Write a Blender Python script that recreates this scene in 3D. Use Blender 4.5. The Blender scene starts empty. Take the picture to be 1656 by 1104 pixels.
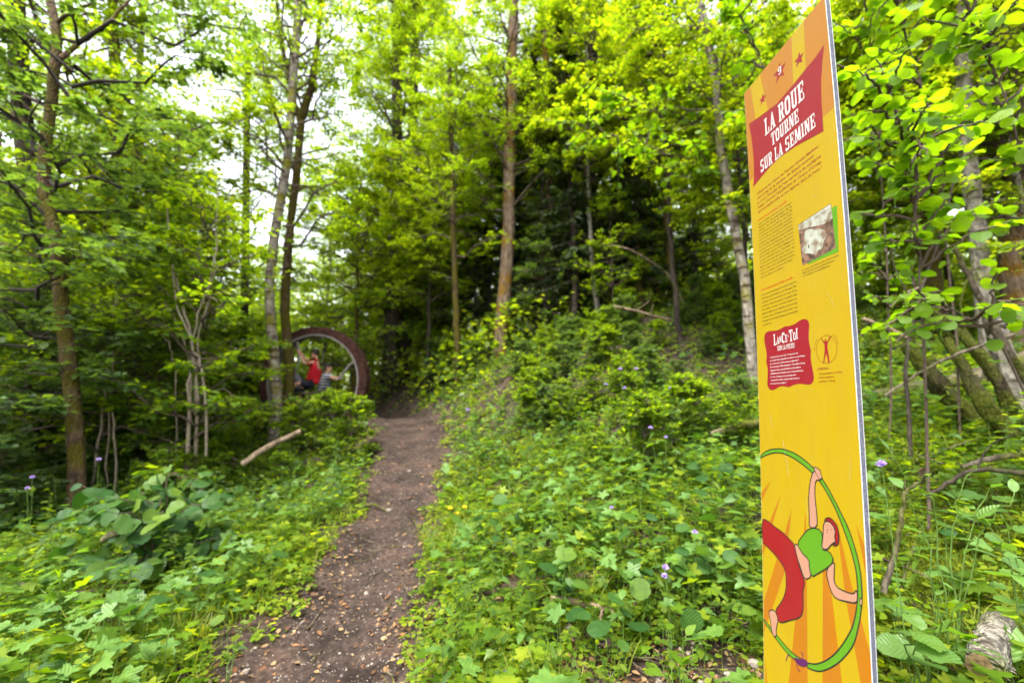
import bpy, bmesh, math, random
import numpy as np
from mathutils import Vector, Matrix

# ------------------------------------------------------------------ scene, camera, light
scene = bpy.context.scene
COL = scene.collection
EYE = 1.5
PITCH = 0.1416
FPX = 700.0                      # focal length in pixels of the 1656 px wide photograph
cam_d = bpy.data.cameras.new('camera'); cam = bpy.data.objects.new('camera', cam_d); COL.objects.link(cam)
cam.location = (0, 0, EYE); cam.rotation_euler = (math.pi/2 + PITCH, 0, 0)
cam_d.sensor_width = 36.0; cam_d.lens = FPX/1656*36
cam_d.clip_start = 0.05; cam_d.clip_end = 600
cam_d.dof.use_dof = True; cam_d.dof.focus_distance = 1.36; cam_d.dof.aperture_fstop = 1.75
scene.camera = cam

SUN_EL, SUN_AZ = math.radians(68), math.radians(215)     # azimuth clockwise from +Y (the way the camera looks)
world = bpy.data.worlds.new('World'); scene.world = world; world.use_nodes = True
wn = world.node_tree; wn.nodes.clear()
sky = wn.nodes.new('ShaderNodeTexSky'); sky.sky_type = 'NISHITA'; sky.sun_disc = False
sky.sun_elevation = SUN_EL; sky.sun_rotation = SUN_AZ; sky.air_density = 1.6; sky.dust_density = 5.0; sky.altitude = 900
bw = wn.nodes.new('ShaderNodeRGBToBW'); mx = wn.nodes.new('ShaderNodeMixRGB'); mx.inputs[0].default_value = 0.82
bg = wn.nodes.new('ShaderNodeBackground'); bg.inputs['Strength'].default_value = 0.15
wo = wn.nodes.new('ShaderNodeOutputWorld')
wn.links.new(sky.outputs[0], bw.inputs[0]); wn.links.new(sky.outputs[0], mx.inputs[1]); wn.links.new(bw.outputs[0], mx.inputs[2])
wn.links.new(mx.outputs[0], bg.inputs['Color']); wn.links.new(bg.outputs[0], wo.inputs['Surface'])

sun_d = bpy.data.lights.new('sun', 'SUN'); sun_d.energy = 1.5; sun_d.angle = math.radians(24); sun_d.color = (1.0, 0.95, 0.86)
sun = bpy.data.objects.new('sun', sun_d); COL.objects.link(sun); sun.location = (0, -5, 30)
sdir = Vector((math.sin(SUN_AZ)*math.cos(SUN_EL), math.cos(SUN_AZ)*math.cos(SUN_EL), math.sin(SUN_EL)))
sun.rotation_euler = sdir.to_track_quat('Z', 'Y').to_euler()

vs = scene.view_settings
vs.view_transform = 'Standard'; vs.look = 'None'; vs.gamma = 1.0; vs.use_curve_mapping = False; vs.exposure = 2.62
cy = scene.cycles
cy.use_denoising = True; cy.max_bounces = 7; cy.diffuse_bounces = 5; cy.glossy_bounces = 2; cy.transmission_bounces = 2
cy.transparent_max_bounces = 2; cy.sample_clamp_indirect = 4.0; cy.use_adaptive_sampling = True; cy.adaptive_threshold = 0.02

rng = np.random.default_rng(11)
CP, SP = math.cos(PITCH), math.sin(PITCH)
def at(px, py, Y):
    """Point seen at photo pixel (px, py) at ground distance Y in front of the camera."""
    t = (552.0-py)/FPX
    d = Y/(CP - t*SP)                 # depth along the axis
    return ((px-828.0)/FPX*d, Y, EYE + d*(SP + t*CP))

# ------------------------------------------------------------------ terrain
def smooth(x, xs, ys):
    x = np.asarray(x, float); i = np.clip(np.searchsorted(xs, x)-1, 0, len(xs)-2)
    xs = np.array(xs, float); ys = np.array(ys, float)
    t = np.clip((x-xs[i])/(xs[i+1]-xs[i]), 0, 1); t2 = t*t*(3-2*t)*0.5 + t*0.5
    return ys[i] + (ys[i+1]-ys[i])*t2
PY = [-200, -5, 0, 2.6, 3.4, 5.3, 7.0, 8.6, 10.0, 12.0, 16, 30, 60, 200]
PX = [-.5, -.5, -.75, -1.08, -1.16, -1.38, -1.62, -2.0, -2.45, -3.4, -6, -14, -24, -60]
PW = [.5, .5, .5, .48, .39, .37, .48, .62, .72, .7, .6, .5, .5, .5]
PZ = [0, 0, 0, 0, .03, .17, .55, .93, 1.2, 1.1, .85, .9, 1.4, 3]
def hash_noise(x, y, s, seed=0):
    """smooth value noise, vectorised"""
    x = np.asarray(x, float)/s+1000.3; y = np.asarray(y, float)/s+1000.7
    xi = np.floor(x).astype(np.int64); yi = np.floor(y).astype(np.int64); fx = x-xi; fy = y-yi
    fx = fx*fx*(3-2*fx); fy = fy*fy*(3-2*fy)
    def h(a, b):
        n = (a*374761393 + b*668265263 + seed*1442695041) & 0x7fffffff
        n = ((n ^ (n >> 13))*1274126177) & 0x7fffffff
        return ((n ^ (n >> 16)) & 0xffff)/65535.0
    return (h(xi, yi)*(1-fx)+h(xi+1, yi)*fx)*(1-fy) + (h(xi, yi+1)*(1-fx)+h(xi+1, yi+1)*fx)*fy
def path_s(X, Y):
    """signed distance from the path edge: >0 right of it, <0 left, and inside-ness"""
    c = smooth(Y, PY, PX); w = smooth(Y, PY, PW)
    w = w + .10*(hash_noise(X*0, Y, .5, 5)-.5) + .16*(hash_noise(X, Y, .25, 6)-.5)
    return X-c, w
def ground_z(X, Y, detail=True):
    X = np.asarray(X, float); Y = np.asarray(Y, float)
    dx, w = path_s(X, Y)
    zp = smooth(Y, PY, PZ)
    s = np.maximum(dx-w, 0)
    H = .8+.25*np.clip(Y-2, 0, 13)
    sl = smooth(Y, [-50, 2.5, 4.5, 7, 8.6, 10.5, 14, 60], [.22, .26, .34, .46, .75, 1.0, 1.05, 1.0])
    right = H*(1-np.exp(-s*sl/H))
    l = np.maximum(-dx-w, 0)
    zl = .0+.5*np.clip((Y-7)/6, 0, 1)
    k = 1-np.exp(-l/1.5)
    z = zp + right
    z = np.where(dx < 0, zp*(1-k)+zl*k + .05*np.minimum(l, 1.2)*np.exp(-l), z)
    off = np.maximum(s, l)
    z = z + np.minimum(off, 1)*(.16*(hash_noise(X, Y, 1.1, 1)-.5) + .5*(hash_noise(X, Y, 5.0, 2)-.5)*np.clip((Y-8)/10, 0, 1))
    inside = np.clip((w-np.abs(dx))/.25, 0, 1)
    z = z - .05*inside
    if detail:
        z = z + .035*(hash_noise(X, Y, .3, 3)-.5) + .018*(hash_noise(X, Y, .11, 4)-.5)
        # the eroded cut of bare soil right of the path, near the camera
        z = z - .12*np.exp(-((X-.8)/.45)**2-((Y-2.2)/.35)**2)
    return z
def gz(x, y): return float(ground_z(np.array([x]), np.array([y]))[0])

# ------------------------------------------------------------------ object helpers
def tag(o, label=None, cat=None, group=None, kind=None):
    if label: o['label'] = label
    if cat: o['category'] = cat
    if group: o['group'] = group
    if kind: o['kind'] = kind
    return o
def link(name, data, parent=None, loc=(0, 0, 0)):
    o = bpy.data.objects.new(name, data); COL.objects.link(o); o.location = loc
    if parent: o.parent = parent
    return o
def thing(name, label, cat, loc=(0, 0, 0), rz=0, group=None):
    o = link(name, None, None, loc); o.rotation_euler = (0, 0, rz); o.empty_display_size = .1
    return tag(o, label, cat, group)

class Acc:
    """collects verts/faces (numpy) and makes one mesh"""
    def __init__(s): s.V = []; s.F3 = []; s.F4 = []; s.m3 = []; s.m4 = []; s.UV = []; s.n = 0
    def add(s, V, F3=None, F4=None, mat=0, UV=None):
        V = np.asarray(V, float).reshape(-1, 3); s.V.append(V)
        s.UV.append(np.zeros((len(V), 2)) if UV is None else np.asarray(UV, float).reshape(-1, 2))
        if F3 is not None and len(F3):
            F3 = np.asarray(F3).reshape(-1, 3)+s.n; s.F3.append(F3); s.m3.append(np.full(len(F3), mat))
        if F4 is not None and len(F4):
            F4 = np.asarray(F4).reshape(-1, 4)+s.n; s.F4.append(F4); s.m4.append(np.full(len(F4), mat))
        s.n += len(V)
    def inst(s, T, pos, M, mat=0):
        """T template (v, f3, f4, uv), pos (n,3), M (n,3,3) columns = axes (already scaled)"""
        v = T['v']; n = len(pos); k = len(v)
        V = np.einsum('nij,kj->nki', M, v) + pos[:, None, :]
        off = (np.arange(n)*k)[:, None, None]
        F3 = (T['f3'][None]+off).reshape(-1, 3) if len(T['f3']) else None
        F4 = (T['f4'][None]+off).reshape(-1, 4) if len(T['f4']) else None
        s.add(V.reshape(-1, 3), F3, F4, mat, np.tile(T['uv'], (n, 1)))
    def mesh(s, name, mats, smooth_=True):
        me = bpy.data.meshes.new(name)
        V = np.concatenate(s.V); UV = np.concatenate(s.UV)
        F3 = np.concatenate(s.F3) if s.F3 else np.zeros((0, 3), int); F4 = np.concatenate(s.F4) if s.F4 else np.zeros((0, 4), int)
        m = np.concatenate(s.m3+s.m4) if (s.m3 or s.m4) else np.zeros(0)
        li = np.concatenate([F3.ravel(), F4.ravel()]).astype(np.int32)
        ls = np.concatenate([np.arange(len(F3))*3, len(F3)*3+np.arange(len(F4))*4]).astype(np.int32)
        me.vertices.add(len(V)); me.vertices.foreach_set('co', V.astype(np.float32).ravel())
        me.loops.add(len(li)); me.loops.foreach_set('vertex_index', li)
        me.polygons.add(len(ls)); me.polygons.foreach_set('loop_start', ls)
        me.polygons.foreach_set('material_index', m.astype(np.int32))
        me.polygons.foreach_set('use_smooth', np.full(len(ls), smooth_))
        uv = me.uv_layers.new(name='UVMap'); uv.data.foreach_set('uv', UV[li].astype(np.float32).ravel())
        for x in mats: me.materials.append(x)
        me.update(calc_edges=True)
        return me

def norm(a): return a/np.maximum(np.linalg.norm(a, axis=-1, keepdims=True), 1e-9)
def frames(d, nrm, scale):
    """columns x,y,z: y along d, z close to nrm"""
    y = norm(d); x = norm(np.cross(y, nrm)); z = np.cross(x, y)
    M = np.stack([x, y, z], axis=-1)
    sc = np.asarray(scale, float)
    return M*sc[:, None, None] if sc.ndim == 1 else M*sc[:, None, :]
def tubes(P, R, sides, A, mat=0, cap=False):
    """P (m,s,3) polylines, R (m,s) radii"""
    m, s, _ = P.shape
    T = np.empty_like(P); T[:, 1:-1] = P[:, 2:]-P[:, :-2]; T[:, 0] = P[:, 1]-P[:, 0]; T[:, -1] = P[:, -1]-P[:, -2]; T = norm(T)
    ref = np.where(np.abs(T[:, :1, 2:3]) > .8, np.array([1., 0, 0]), np.array([0, 0, 1.]))
    X = norm(np.cross(T, ref)); Yv = np.cross(T, X)
    a = np.arange(sides)/sides*2*np.pi
    V = P[:, :, None]+R[:, :, None, None]*(np.cos(a)[None, None, :, None]*X[:, :, None]+np.sin(a)[None, None, :, None]*Yv[:, :, None])
    i = np.arange(s-1)[:, None]*sides; j = np.arange(sides)[None]; j2 = (j+1) % sides
    q = np.stack([i+j, i+j2, i+sides+j2, i+sides+j], -1).reshape(-1, 4)
    F = (q[None]+(np.arange(m)*s*sides)[:, None, None]).reshape(-1, 4)
    L = np.linspace(0, 1, s)[None, :, None]*np.ones((m, s, sides)); Uc = (a/(2*np.pi))[None, None]*np.ones((m, s, sides))
    A.add(V.reshape(-1, 3), None, F, mat, np.stack([Uc, L], -1).reshape(-1, 2))
def resample(pts, n, jitter=0, rg=None):
    """smooth (Catmull) resample of a polyline"""
    p = np.array(pts, float)
    q = np.vstack([2*p[0]-p[1], p, 2*p[-1]-p[-2]])
    t = np.linspace(0, len(p)-1-1e-6, n); i = t.astype(int); f = (t-i)[:, None]
    a, b, c, d = q[i], q[i+1], q[i+2], q[i+3]
    r = .5*((2*b)+(-a+c)*f+(2*a-5*b+4*c-d)*f**2+(-a+3*b-3*c+d)*f**3)
    if jitter: r[1:-1] += (rg or rng).normal(0, jitter, (n-2, 3))
    return r
def noisy_tube(A, P, R, sides=14, amp=.08, mat=0, seed=0, caps=True, fine=1.0):
    """bark-like tube with lumps"""
    P = np.asarray(P, float); R = np.asarray(R, float); s = len(P)
    T = np.gradient(P, axis=0); T = norm(T)
    ref = np.array([0, 1., 0]) if abs(T[s//2, 1]) < .9 else np.array([0, 0, 1.])
    X = norm(np.cross(T, ref)); Yv = np.cross(T, X)
    a = np.arange(sides)/sides*2*np.pi
    L = np.concatenate([[0], np.cumsum(np.linalg.norm(np.diff(P, axis=0), axis=1))])
    nz = hash_noise(np.cos(a)[None]*2+3+0*L[:, None], L[:, None]*2.2+np.sin(a)[None]*2, .7, seed+3)-.5
    nz = nz + .6*(hash_noise(a[None]*2.2+0*L[:, None], L[:, None]*9*fine, 1.0, seed)-.5)
    rr = R[:, None]*(1+amp*2*nz)
    V = P[:, None]+rr[:, :, None]*(np.cos(a)[None, :, None]*X[:, None]+np.sin(a)[None, :, None]*Yv[:, None])
    i = np.arange(s-1)[:, None]*sides; j = np.arange(sides)[None]; j2 = (j+1) % sides
    q = np.stack([i+j, i+j2, i+sides+j2, i+sides+j], -1).reshape(-1, 4)
    uv = np.stack([np.repeat((a/(2*np.pi))[None], s, 0), np.repeat(L[:, None], sides, 1)], -1)
    A.add(V.reshape(-1, 3), None, q, mat, uv.reshape(-1, 2))
    if caps:
        for e, rv in ((0, 1), (s-1, 0)):
            ring = V[e]; c = ring.mean(0, keepdims=True)
            f = [(sides, (k+1) % sides, k) if rv else (sides, k, (k+1) % sides) for k in range(sides)]
            A.add(np.vstack([ring, c]), f, None, mat)

# ------------------------------------------------------------------ materials
def nodes(name):
    m = bpy.data.materials.new(name); m.use_nodes = True; t = m.node_tree; t.nodes.clear()
    return m, t, t.nodes, t.links
def ramp(N, stops):
    r = N.new('ShaderNodeValToRGB'); e = r.color_ramp.elements
    while len(e) < len(stops): e.new(.5)
    for k, (p, c) in enumerate(stops): e[k].position = p; e[k].color = (*c, 1)
    return r
def leaf_mat(name, cols, trans, tf=.45, rough=.42, spec=.35, veins=False, yellow=.0):
    """diffuse + translucent leaf; cols = ramp of reflect colours; trans = light passed through"""
    m, t, N, L = nodes(name)
    geo = N.new('ShaderNodeNewGeometry'); oi = N.new('ShaderNodeObjectInfo'); tc = N.new('ShaderNodeTexCoord')
    ad = N.new('ShaderNodeMath'); ad.operation = 'ADD'; L.new(geo.outputs['Random Per Island'], ad.inputs[0]); L.new(oi.outputs['Random'], ad.inputs[1])
    fr = N.new('ShaderNodeMath'); fr.operation = 'FRACT'; L.new(ad.outputs[0], fr.inputs[0])
    r = ramp(N, [(i/(len(cols)-1), c) for i, c in enumerate(cols)]); L.new(fr.outputs[0], r.inputs[0])
    k = [tuple(min(1, c[i]*trans[i]) for i in range(3)) for c in cols]
    r2 = ramp(N, [(i/(len(cols)-1), c) for i, c in enumerate(k)]); L.new(fr.outputs[0], r2.inputs[0])
    p = N.new('ShaderNodeBsdfPrincipled'); p.inputs['Roughness'].default_value = rough; p.inputs['Specular IOR Level'].default_value = spec
    tr = N.new('ShaderNodeBsdfTranslucent'); mix = N.new('ShaderNodeMixShader'); mix.inputs[0].default_value = tf
    ca, cb = r.outputs[0], r2.outputs[0]
    ns = N.new('ShaderNodeTexNoise'); ns.inputs['Scale'].default_value = 9 if not veins else 30; L.new(tc.outputs['Object'], ns.inputs['Vector'])
    mu = N.new('ShaderNodeMixRGB'); mu.blend_type = 'MULTIPLY'; mu.inputs[0].default_value = .5
    rr = ramp(N, [(.3, (.55, .58, .5)), (.7, (1.35, 1.3, 1.2))]); L.new(ns.outputs[0], rr.inputs[0])
    L.new(ca, mu.inputs[1]); L.new(rr.outputs[0], mu.inputs[2]); ca = mu.outputs[0]
    if veins:
        uv = N.new('ShaderNodeUVMap'); sx = N.new('ShaderNodeSeparateXYZ'); L.new(uv.outputs[0], sx.inputs[0])
        ab = N.new('ShaderNodeMath'); ab.operation = 'ABSOLUTE'; L.new(sx.outputs[0], ab.inputs[0])
        m1 = N.new('ShaderNodeMath'); m1.operation = 'MULTIPLY_ADD'; m1.inputs[1].default_value = -.8; L.new(ab.outputs[0], m1.inputs[0]); L.new(sx.outputs[1], m1.inputs[2])
        m2 = N.new('ShaderNodeMath'); m2.operation = 'MULTIPLY'; m2.inputs[1].default_value = 44; L.new(m1.outputs[0], m2.inputs[0])
        m3 = N.new('ShaderNodeMath'); m3.operation = 'SINE'; L.new(m2.outputs[0], m3.inputs[0])
        b = N.new('ShaderNodeBump'); b.inputs['Strength'].default_value = .3; b.inputs['Distance'].default_value = .003
        L.new(m3.outputs[0], b.inputs['Height']); L.new(b.outputs[0], p.inputs['Normal'])
        rv = ramp(N, [(.90, (1, 1, 1)), (1.0, (1.35, 1.3, 1.25))]); L.new(m3.outputs[0], rv.inputs[0])
        mv = N.new('ShaderNodeMixRGB'); mv.blend_type = 'MULTIPLY'; mv.inputs[0].default_value = .42; L.new(ca, mv.inputs[1]); L.new(rv.outputs[0], mv.inputs[2]); ca = mv.outputs[0]
    L.new(ca, p.inputs['Base Color']); L.new(cb, tr.inputs['Color'])
    o = N.new('ShaderNodeOutputMaterial'); L.new(p.outputs[0], mix.inputs[1]); L.new(tr.outputs[0], mix.inputs[2]); L.new(mix.outputs[0], o.inputs[0])
    return m
def bark_mat(name, c1, c2, moss, mossf=.5, scale=14, rough=.9, stretch=.35, band=None):
    m, t, N, L = nodes(name)
    tc = N.new('ShaderNodeTexCoord'); mp = N.new('ShaderNodeMapping'); mp.inputs['Scale'].default_value = (1, 1, stretch); L.new(tc.outputs['Object'], mp.inputs[0])
    n1 = N.new('ShaderNodeTexNoise'); n1.inputs['Scale'].default_value = scale; n1.inputs['Detail'].default_value = 8; L.new(mp.outputs[0], n1.inputs['Vector'])
    v = N.new('ShaderNodeTexVoronoi'); v.inputs['Scale'].default_value = scale*2.2; L.new(mp.outputs[0], v.inputs['Vector'])
    r = ramp(N, [(.35, c1), (.65, c2)]); L.new(n1.outputs[0], r.inputs[0])
    n2 = N.new('ShaderNodeTexNoise'); n2.inputs['Scale'].default_value = 2.6; n2.inputs['Detail'].default_value = 6; L.new(tc.outputs['Object'], n2.inputs['Vector'])
    r2 = ramp(N, [(max(0, .72-mossf*.5), (0, 0, 0)), (min(1, .86-mossf*.5), (1, 1, 1))]); L.new(n2.outputs[0], r2.inputs[0])
    n3 = N.new('ShaderNodeTexNoise'); n3.inputs['Scale'].default_value = 60; L.new(tc.outputs['Object'], n3.inputs['Vector'])
    r3 = ramp(N, [(.35, tuple(x*.45 for x in moss)), (.65, moss)]); L.new(n3.outputs[0], r3.inputs[0])
    mx = N.new('ShaderNodeMixRGB'); L.new(r2.outputs[0], mx.inputs[0]); L.new(r.outputs[0], mx.inputs[1]); L.new(r3.outputs[0], mx.inputs[2])
    col = mx.outputs[0]
    if band:
        w = N.new('ShaderNodeTexNoise'); w.inputs['Scale'].default_value = 5; mp2 = N.new('ShaderNodeMapping'); mp2.inputs['Scale'].default_value = (.6, .6, 3.5)
        L.new(tc.outputs['Object'], mp2.inputs[0]); L.new(mp2.outputs[0], w.inputs['Vector'])
        rb = ramp(N, [(.56, (1, 1, 1)), (.63, band)]); L.new(w.outputs[0], rb.inputs[0])
        mb = N.new('ShaderNodeMixRGB'); mb.blend_type = 'MULTIPLY'; mb.inputs[0].default_value = 1; L.new(col, mb.inputs[1]); L.new(rb.outputs[0], mb.inputs[2]); col = mb.outputs[0]
    p = N.new('ShaderNodeBsdfPrincipled'); p.inputs['Roughness'].default_value = rough; p.inputs['Specular IOR Level'].default_value = .15
    ad = N.new('ShaderNodeMath'); ad.operation = 'ADD'; L.new(n1.outputs[0], ad.inputs[0]); L.new(v.outputs['Distance'], ad.inputs[1])
    b = N.new('ShaderNodeBump'); b.inputs['Strength'].default_value = .9; b.inputs['Distance'].default_value = .02; L.new(ad.outputs[0], b.inputs['Height'])
    L.new(b.outputs[0], p.inputs['Normal']); L.new(col, p.inputs['Base Color'])
    o = N.new('ShaderNodeOutputMaterial'); L.new(p.outputs[0], o.inputs[0])
    return m
def plain(name, col, rough=.6, spec=.4, var=.15, scale=20, bump=0, metal=0, coat=0):
    m, t, N, L = nodes(name)
    tc = N.new('ShaderNodeTexCoord'); n = N.new('ShaderNodeTexNoise'); n.inputs['Scale'].default_value = scale; n.inputs['Detail'].default_value = 5; L.new(tc.outputs['Object'], n.inputs['Vector'])
    r = ramp(N, [(.3, tuple(c*(1-var) for c in col)), (.7, tuple(min(1, c*(1+var)) for c in col))]); L.new(n.outputs[0], r.inputs[0])
    p = N.new('ShaderNodeBsdfPrincipled'); p.inputs['Roughness'].default_value = rough; p.inputs['Specular IOR Level'].default_value = spec; p.inputs['Metallic'].default_value = metal
    p.inputs['Coat Weight'].default_value = coat; p.inputs['Coat Roughness'].default_value = .25
    L.new(r.outputs[0], p.inputs['Base Color'])
    if bump:
        b = N.new('ShaderNodeBump'); b.inputs['Strength'].default_value = bump; b.inputs['Distance'].default_value = .01; L.new(n.outputs[0], b.inputs['Height']); L.new(b.outputs[0], p.inputs['Normal'])
    o = N.new('ShaderNodeOutputMaterial'); L.new(p.outputs[0], o.inputs[0])
    return m

TR = (3.6, 3.0, .6)
M = {}
M['leaf_bright'] = leaf_mat('leaf_bright', [(.05, .10, .012), (.08, .135, .014), (.115, .17, .016), (.15, .19, .018)], (4.0, 3.5, .4), .54, spec=.25, veins=False)
M['leaf_mid'] = leaf_mat('leaf_mid', [(.035, .078, .012), (.06, .11, .015), (.085, .145, .016), (.115, .165, .018)], (4.2, 3.6, .35), .56, spec=.14)
M['leaf_teal'] = leaf_mat('leaf_teal', [(.045, .078, .032), (.06, .105, .04), (.075, .13, .036), (.11, .16, .032)], (2.6, 2.6, .6), .44, rough=.42, spec=.3)
M['leaf_dark'] = leaf_mat('leaf_dark', [(.018, .045, .012), (.03, .065, .014), (.04, .085, .016)], (3.0, 2.8, .6), .36)
M['needle'] = leaf_mat('needle', [(.018, .036, .010), (.03, .055, .014), (.045, .07, .014)], (2.2, 2.0, .6), .3, rough=.6)
M['needle_brown'] = leaf_mat('needle_brown', [(.04, .04, .012), (.06, .05, .016), (.03, .04, .012)], (1.5, 1.3, .6), .2, rough=.7)
M['leaf_hero'] = leaf_mat('leaf_hero', [(.075, .15, .013), (.10, .18, .014), (.13, .21, .016)], (3.2, 3.1, .3), .52, veins=True, spec=.25)
M['leaf_shrub'] = leaf_mat('leaf_shrub', [(.020, .060, .014), (.032, .082, .017), (.05, .11, .017), (.10, .16, .02)], (2.4, 2.4, .5), .34, rough=.45, spec=.22, veins=True)
M['leaf_pale'] = leaf_mat('leaf_pale', [(.07, .145, .03), (.09, .175, .035), (.10, .19, .028)], (2.2, 2.2, .7), .35, rough=.42, spec=.35, veins=True)
M['cover'] = leaf_mat('cover', [(.045, .098, .009), (.08, .15, .010), (.135, .205, .012), (.20, .24, .02), (.07, .15, .014)], (3.0, 2.7, .4), .47, spec=.14)
M['cover_dark'] = leaf_mat('cover_dark', [(.025, .07, .016), (.045, .10, .02), (.06, .13, .024)], (2.6, 2.4, .6), .35, spec=.15)
M['grass'] = leaf_mat('grass', [(.075, .12, .012), (.115, .16, .016), (.15, .19, .02), (.20, .20, .045)], (2.4, 2.3, .5), .42, spec=.16)
M['moss'] = leaf_mat('moss', [(.06, .085, .006), (.10, .13, .008), (.15, .18, .01), (.05, .07, .006)], (1.5, 1.5, .6), .2, rough=.8, spec=.1)
M['litter'] = leaf_mat('litter', [(.13, .055, .025), (.08, .04, .02), (.20, .10, .045), (.25, .17, .09), (.05, .03, .018)], (1.2, 1.0, .8), .15, rough=.7, spec=.2)
M['twig'] = plain('twig', (.085, .06, .045), .85, .2, .4, 30)
M['twig_pale'] = plain('twig_pale', (.24, .19, .14), .85, .2, .35, 30)
M['twig_dark'] = plain('twig_dark', (.035, .028, .022), .9, .2, .4, 30)
M['stem_green'] = plain('stem_green', (.10, .17, .03), .6, .3, .3, 30)
M['bark_mossy'] = bark_mat('bark_mossy', (.025, .016, .010), (.11, .070, .038), (.085, .070, .007), .6, scale=22)
M['bark_dark'] = bark_mat('bark_dark', (.018, .014, .011), (.06, .045, .033), (.05, .06, .012), .35)
M['bark_pale'] = bark_mat('bark_pale', (.09, .075, .06), (.27, .235, .19), (.20, .18, .02), .42, band=(.35, .28, .22))
M['bark_grey'] = bark_mat('bark_grey', (.08, .07, .055), (.21, .19, .15), (.13, .15, .02), .4, band=(.55, .5, .45))
M['bark_orange'] = bark_mat('bark_orange', (.085, .055, .035), (.23, .165, .11), (.22, .12, .015), .5)
M['bark_moss'] = bark_mat('bark_moss', (.016, .013, .007), (.05, .038, .02), (.065, .075, .006), .75, scale=22)
M['wood_bare'] = bark_mat('wood_bare', (.09, .06, .04), (.26, .19, .125), (.06, .07, .012), .3, 16)
M['wood_grey'] = bark_mat('wood_grey', (.04, .03, .02), (.15, .12, .085), (.08, .09, .010), .5, 18)
M['stone'] = plain('stone', (.21, .175, .145), .85, .2, .35, 9, .6)
M['stone_dark'] = plain('stone_dark', (.12, .095, .085), .85, .2, .3, 9, .6)
M['lilac'] = plain('lilac', (.42, .30, .62), .7, .2, .2, 60)
M['yellow_flower'] = plain('yellow_flower', (.85, .55, .02), .7, .2, .1, 60)

def ground_material():
    m, t, N, L = nodes('forest_soil')
    tc = N.new('ShaderNodeTexCoord')
    def noise(s, d=6, rough=.6):
        n = N.new('ShaderNodeTexNoise'); n.inputs['Scale'].default_value = s; n.inputs['Detail'].default_value = d; n.inputs['Roughness'].default_value = rough; L.new(tc.outputs['Object'], n.inputs['Vector']); return n
    a = noise(3); b = noise(22, 8, .7); c = noise(110, 4)
    r1 = ramp(N, [(.32, (.015, .010, .008)), (.52, (.040, .027, .022)), (.70, (.085, .062, .048))]); L.new(b.outputs[0], r1.inputs[0])
    r2 = ramp(N, [(.34, (.42, .40, .38)), (.5, (.95, .95, .95)), (.66, (1.4, 1.3, 1.2))]); L.new(a.outputs[0], r2.inputs[0])
    mu = N.new('ShaderNodeMixRGB'); mu.blend_type = 'MULTIPLY'; mu.inputs[0].default_value = 1; L.new(r1.outputs[0], mu.inputs[1]); L.new(r2.outputs[0], mu.inputs[2])
    v = N.new('ShaderNodeTexVoronoi'); v.inputs['Scale'].default_value = 42; L.new(tc.outputs['Object'], v.inputs['Vector'])
    rv = ramp(N, [(.0, (1, 1, 1)), (.16, (1, 1, 1)), (.22, (0, 0, 0))]); L.new(v.outputs['Distance'], rv.inputs[0])
    sep = N.new('ShaderNodeSeparateXYZ'); L.new(v.outputs['Color'], sep.inputs[0])
    th = N.new('ShaderNodeMath'); th.operation = 'GREATER_THAN'; th.inputs[1].default_value = .62; L.new(sep.outputs[0], th.inputs[0])
    mm = N.new('ShaderNodeMath'); mm.operation = 'MULTIPLY'; L.new(rv.outputs[0], mm.inputs[0]); L.new(th.outputs[0], mm.inputs[1])
    peb = ramp(N, [(0, (.16, .11, .08)), (1, (.42, .34, .28))]); L.new(sep.outputs[1], peb.inputs[0])
    mx = N.new('ShaderNodeMixRGB'); L.new(mm.outputs[0], mx.inputs[0]); L.new(mu.outputs[0], mx.inputs[1]); L.new(peb.outputs[0], mx.inputs[2])
    p = N.new('ShaderNodeBsdfPrincipled'); p.inputs['Roughness'].default_value = .92; p.inputs['Specular IOR Level'].default_value = .15
    L.new(mx.outputs[0], p.inputs['Base Color'])
    ad = N.new('ShaderNodeMath'); ad.operation = 'ADD'; L.new(b.outputs[0], ad.inputs[0]); L.new(mm.outputs[0], ad.inputs[1])
    bp = N.new('ShaderNodeBump'); bp.inputs['Strength'].default_value = .8; bp.inputs['Distance'].default_value = .02; L.new(ad.outputs[0], bp.inputs['Height']); L.new(bp.outputs[0], p.inputs['Normal'])
    o = N.new('ShaderNodeOutputMaterial'); L.new(p.outputs[0], o.inputs[0]); return m
M['soil'] = ground_material()

# ------------------------------------------------------------------ ground sheet
def axis(lo, hi, fine_lo, fine_hi, step):
    mid = np.arange(fine_lo, fine_hi, step)
    a = []; x = fine_lo; s = step
    while x > lo: s *= 1.16; x -= s; a.append(x)
    b = []; x = fine_hi; s = step
    while x < hi: s *= 1.16; x += s; b.append(x)
    return np.array(a[::-1]+list(mid)+b)
gx = axis(-260, 260, -6, 6, .05); gy = axis(-120, 320, 1.2, 12, .05)
GX, GY = np.meshgrid(gx, gy)
GZ = ground_z(GX, GY)
A = Acc(); nx, ny = len(gx), len(gy)
i = (np.arange(ny-1)[:, None]*nx+np.arange(nx-1)[None]).ravel()
A.add(np.stack([GX, GY, GZ], -1).reshape(-1, 3), None, np.stack([i, i+1, i+nx+1, i+nx], -1))
tag(link('ground', A.mesh('ground', [M['soil']], True)), 'brown forest soil with the footpath worn into it, running uphill between the plants', None, None, 'structure')
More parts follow.
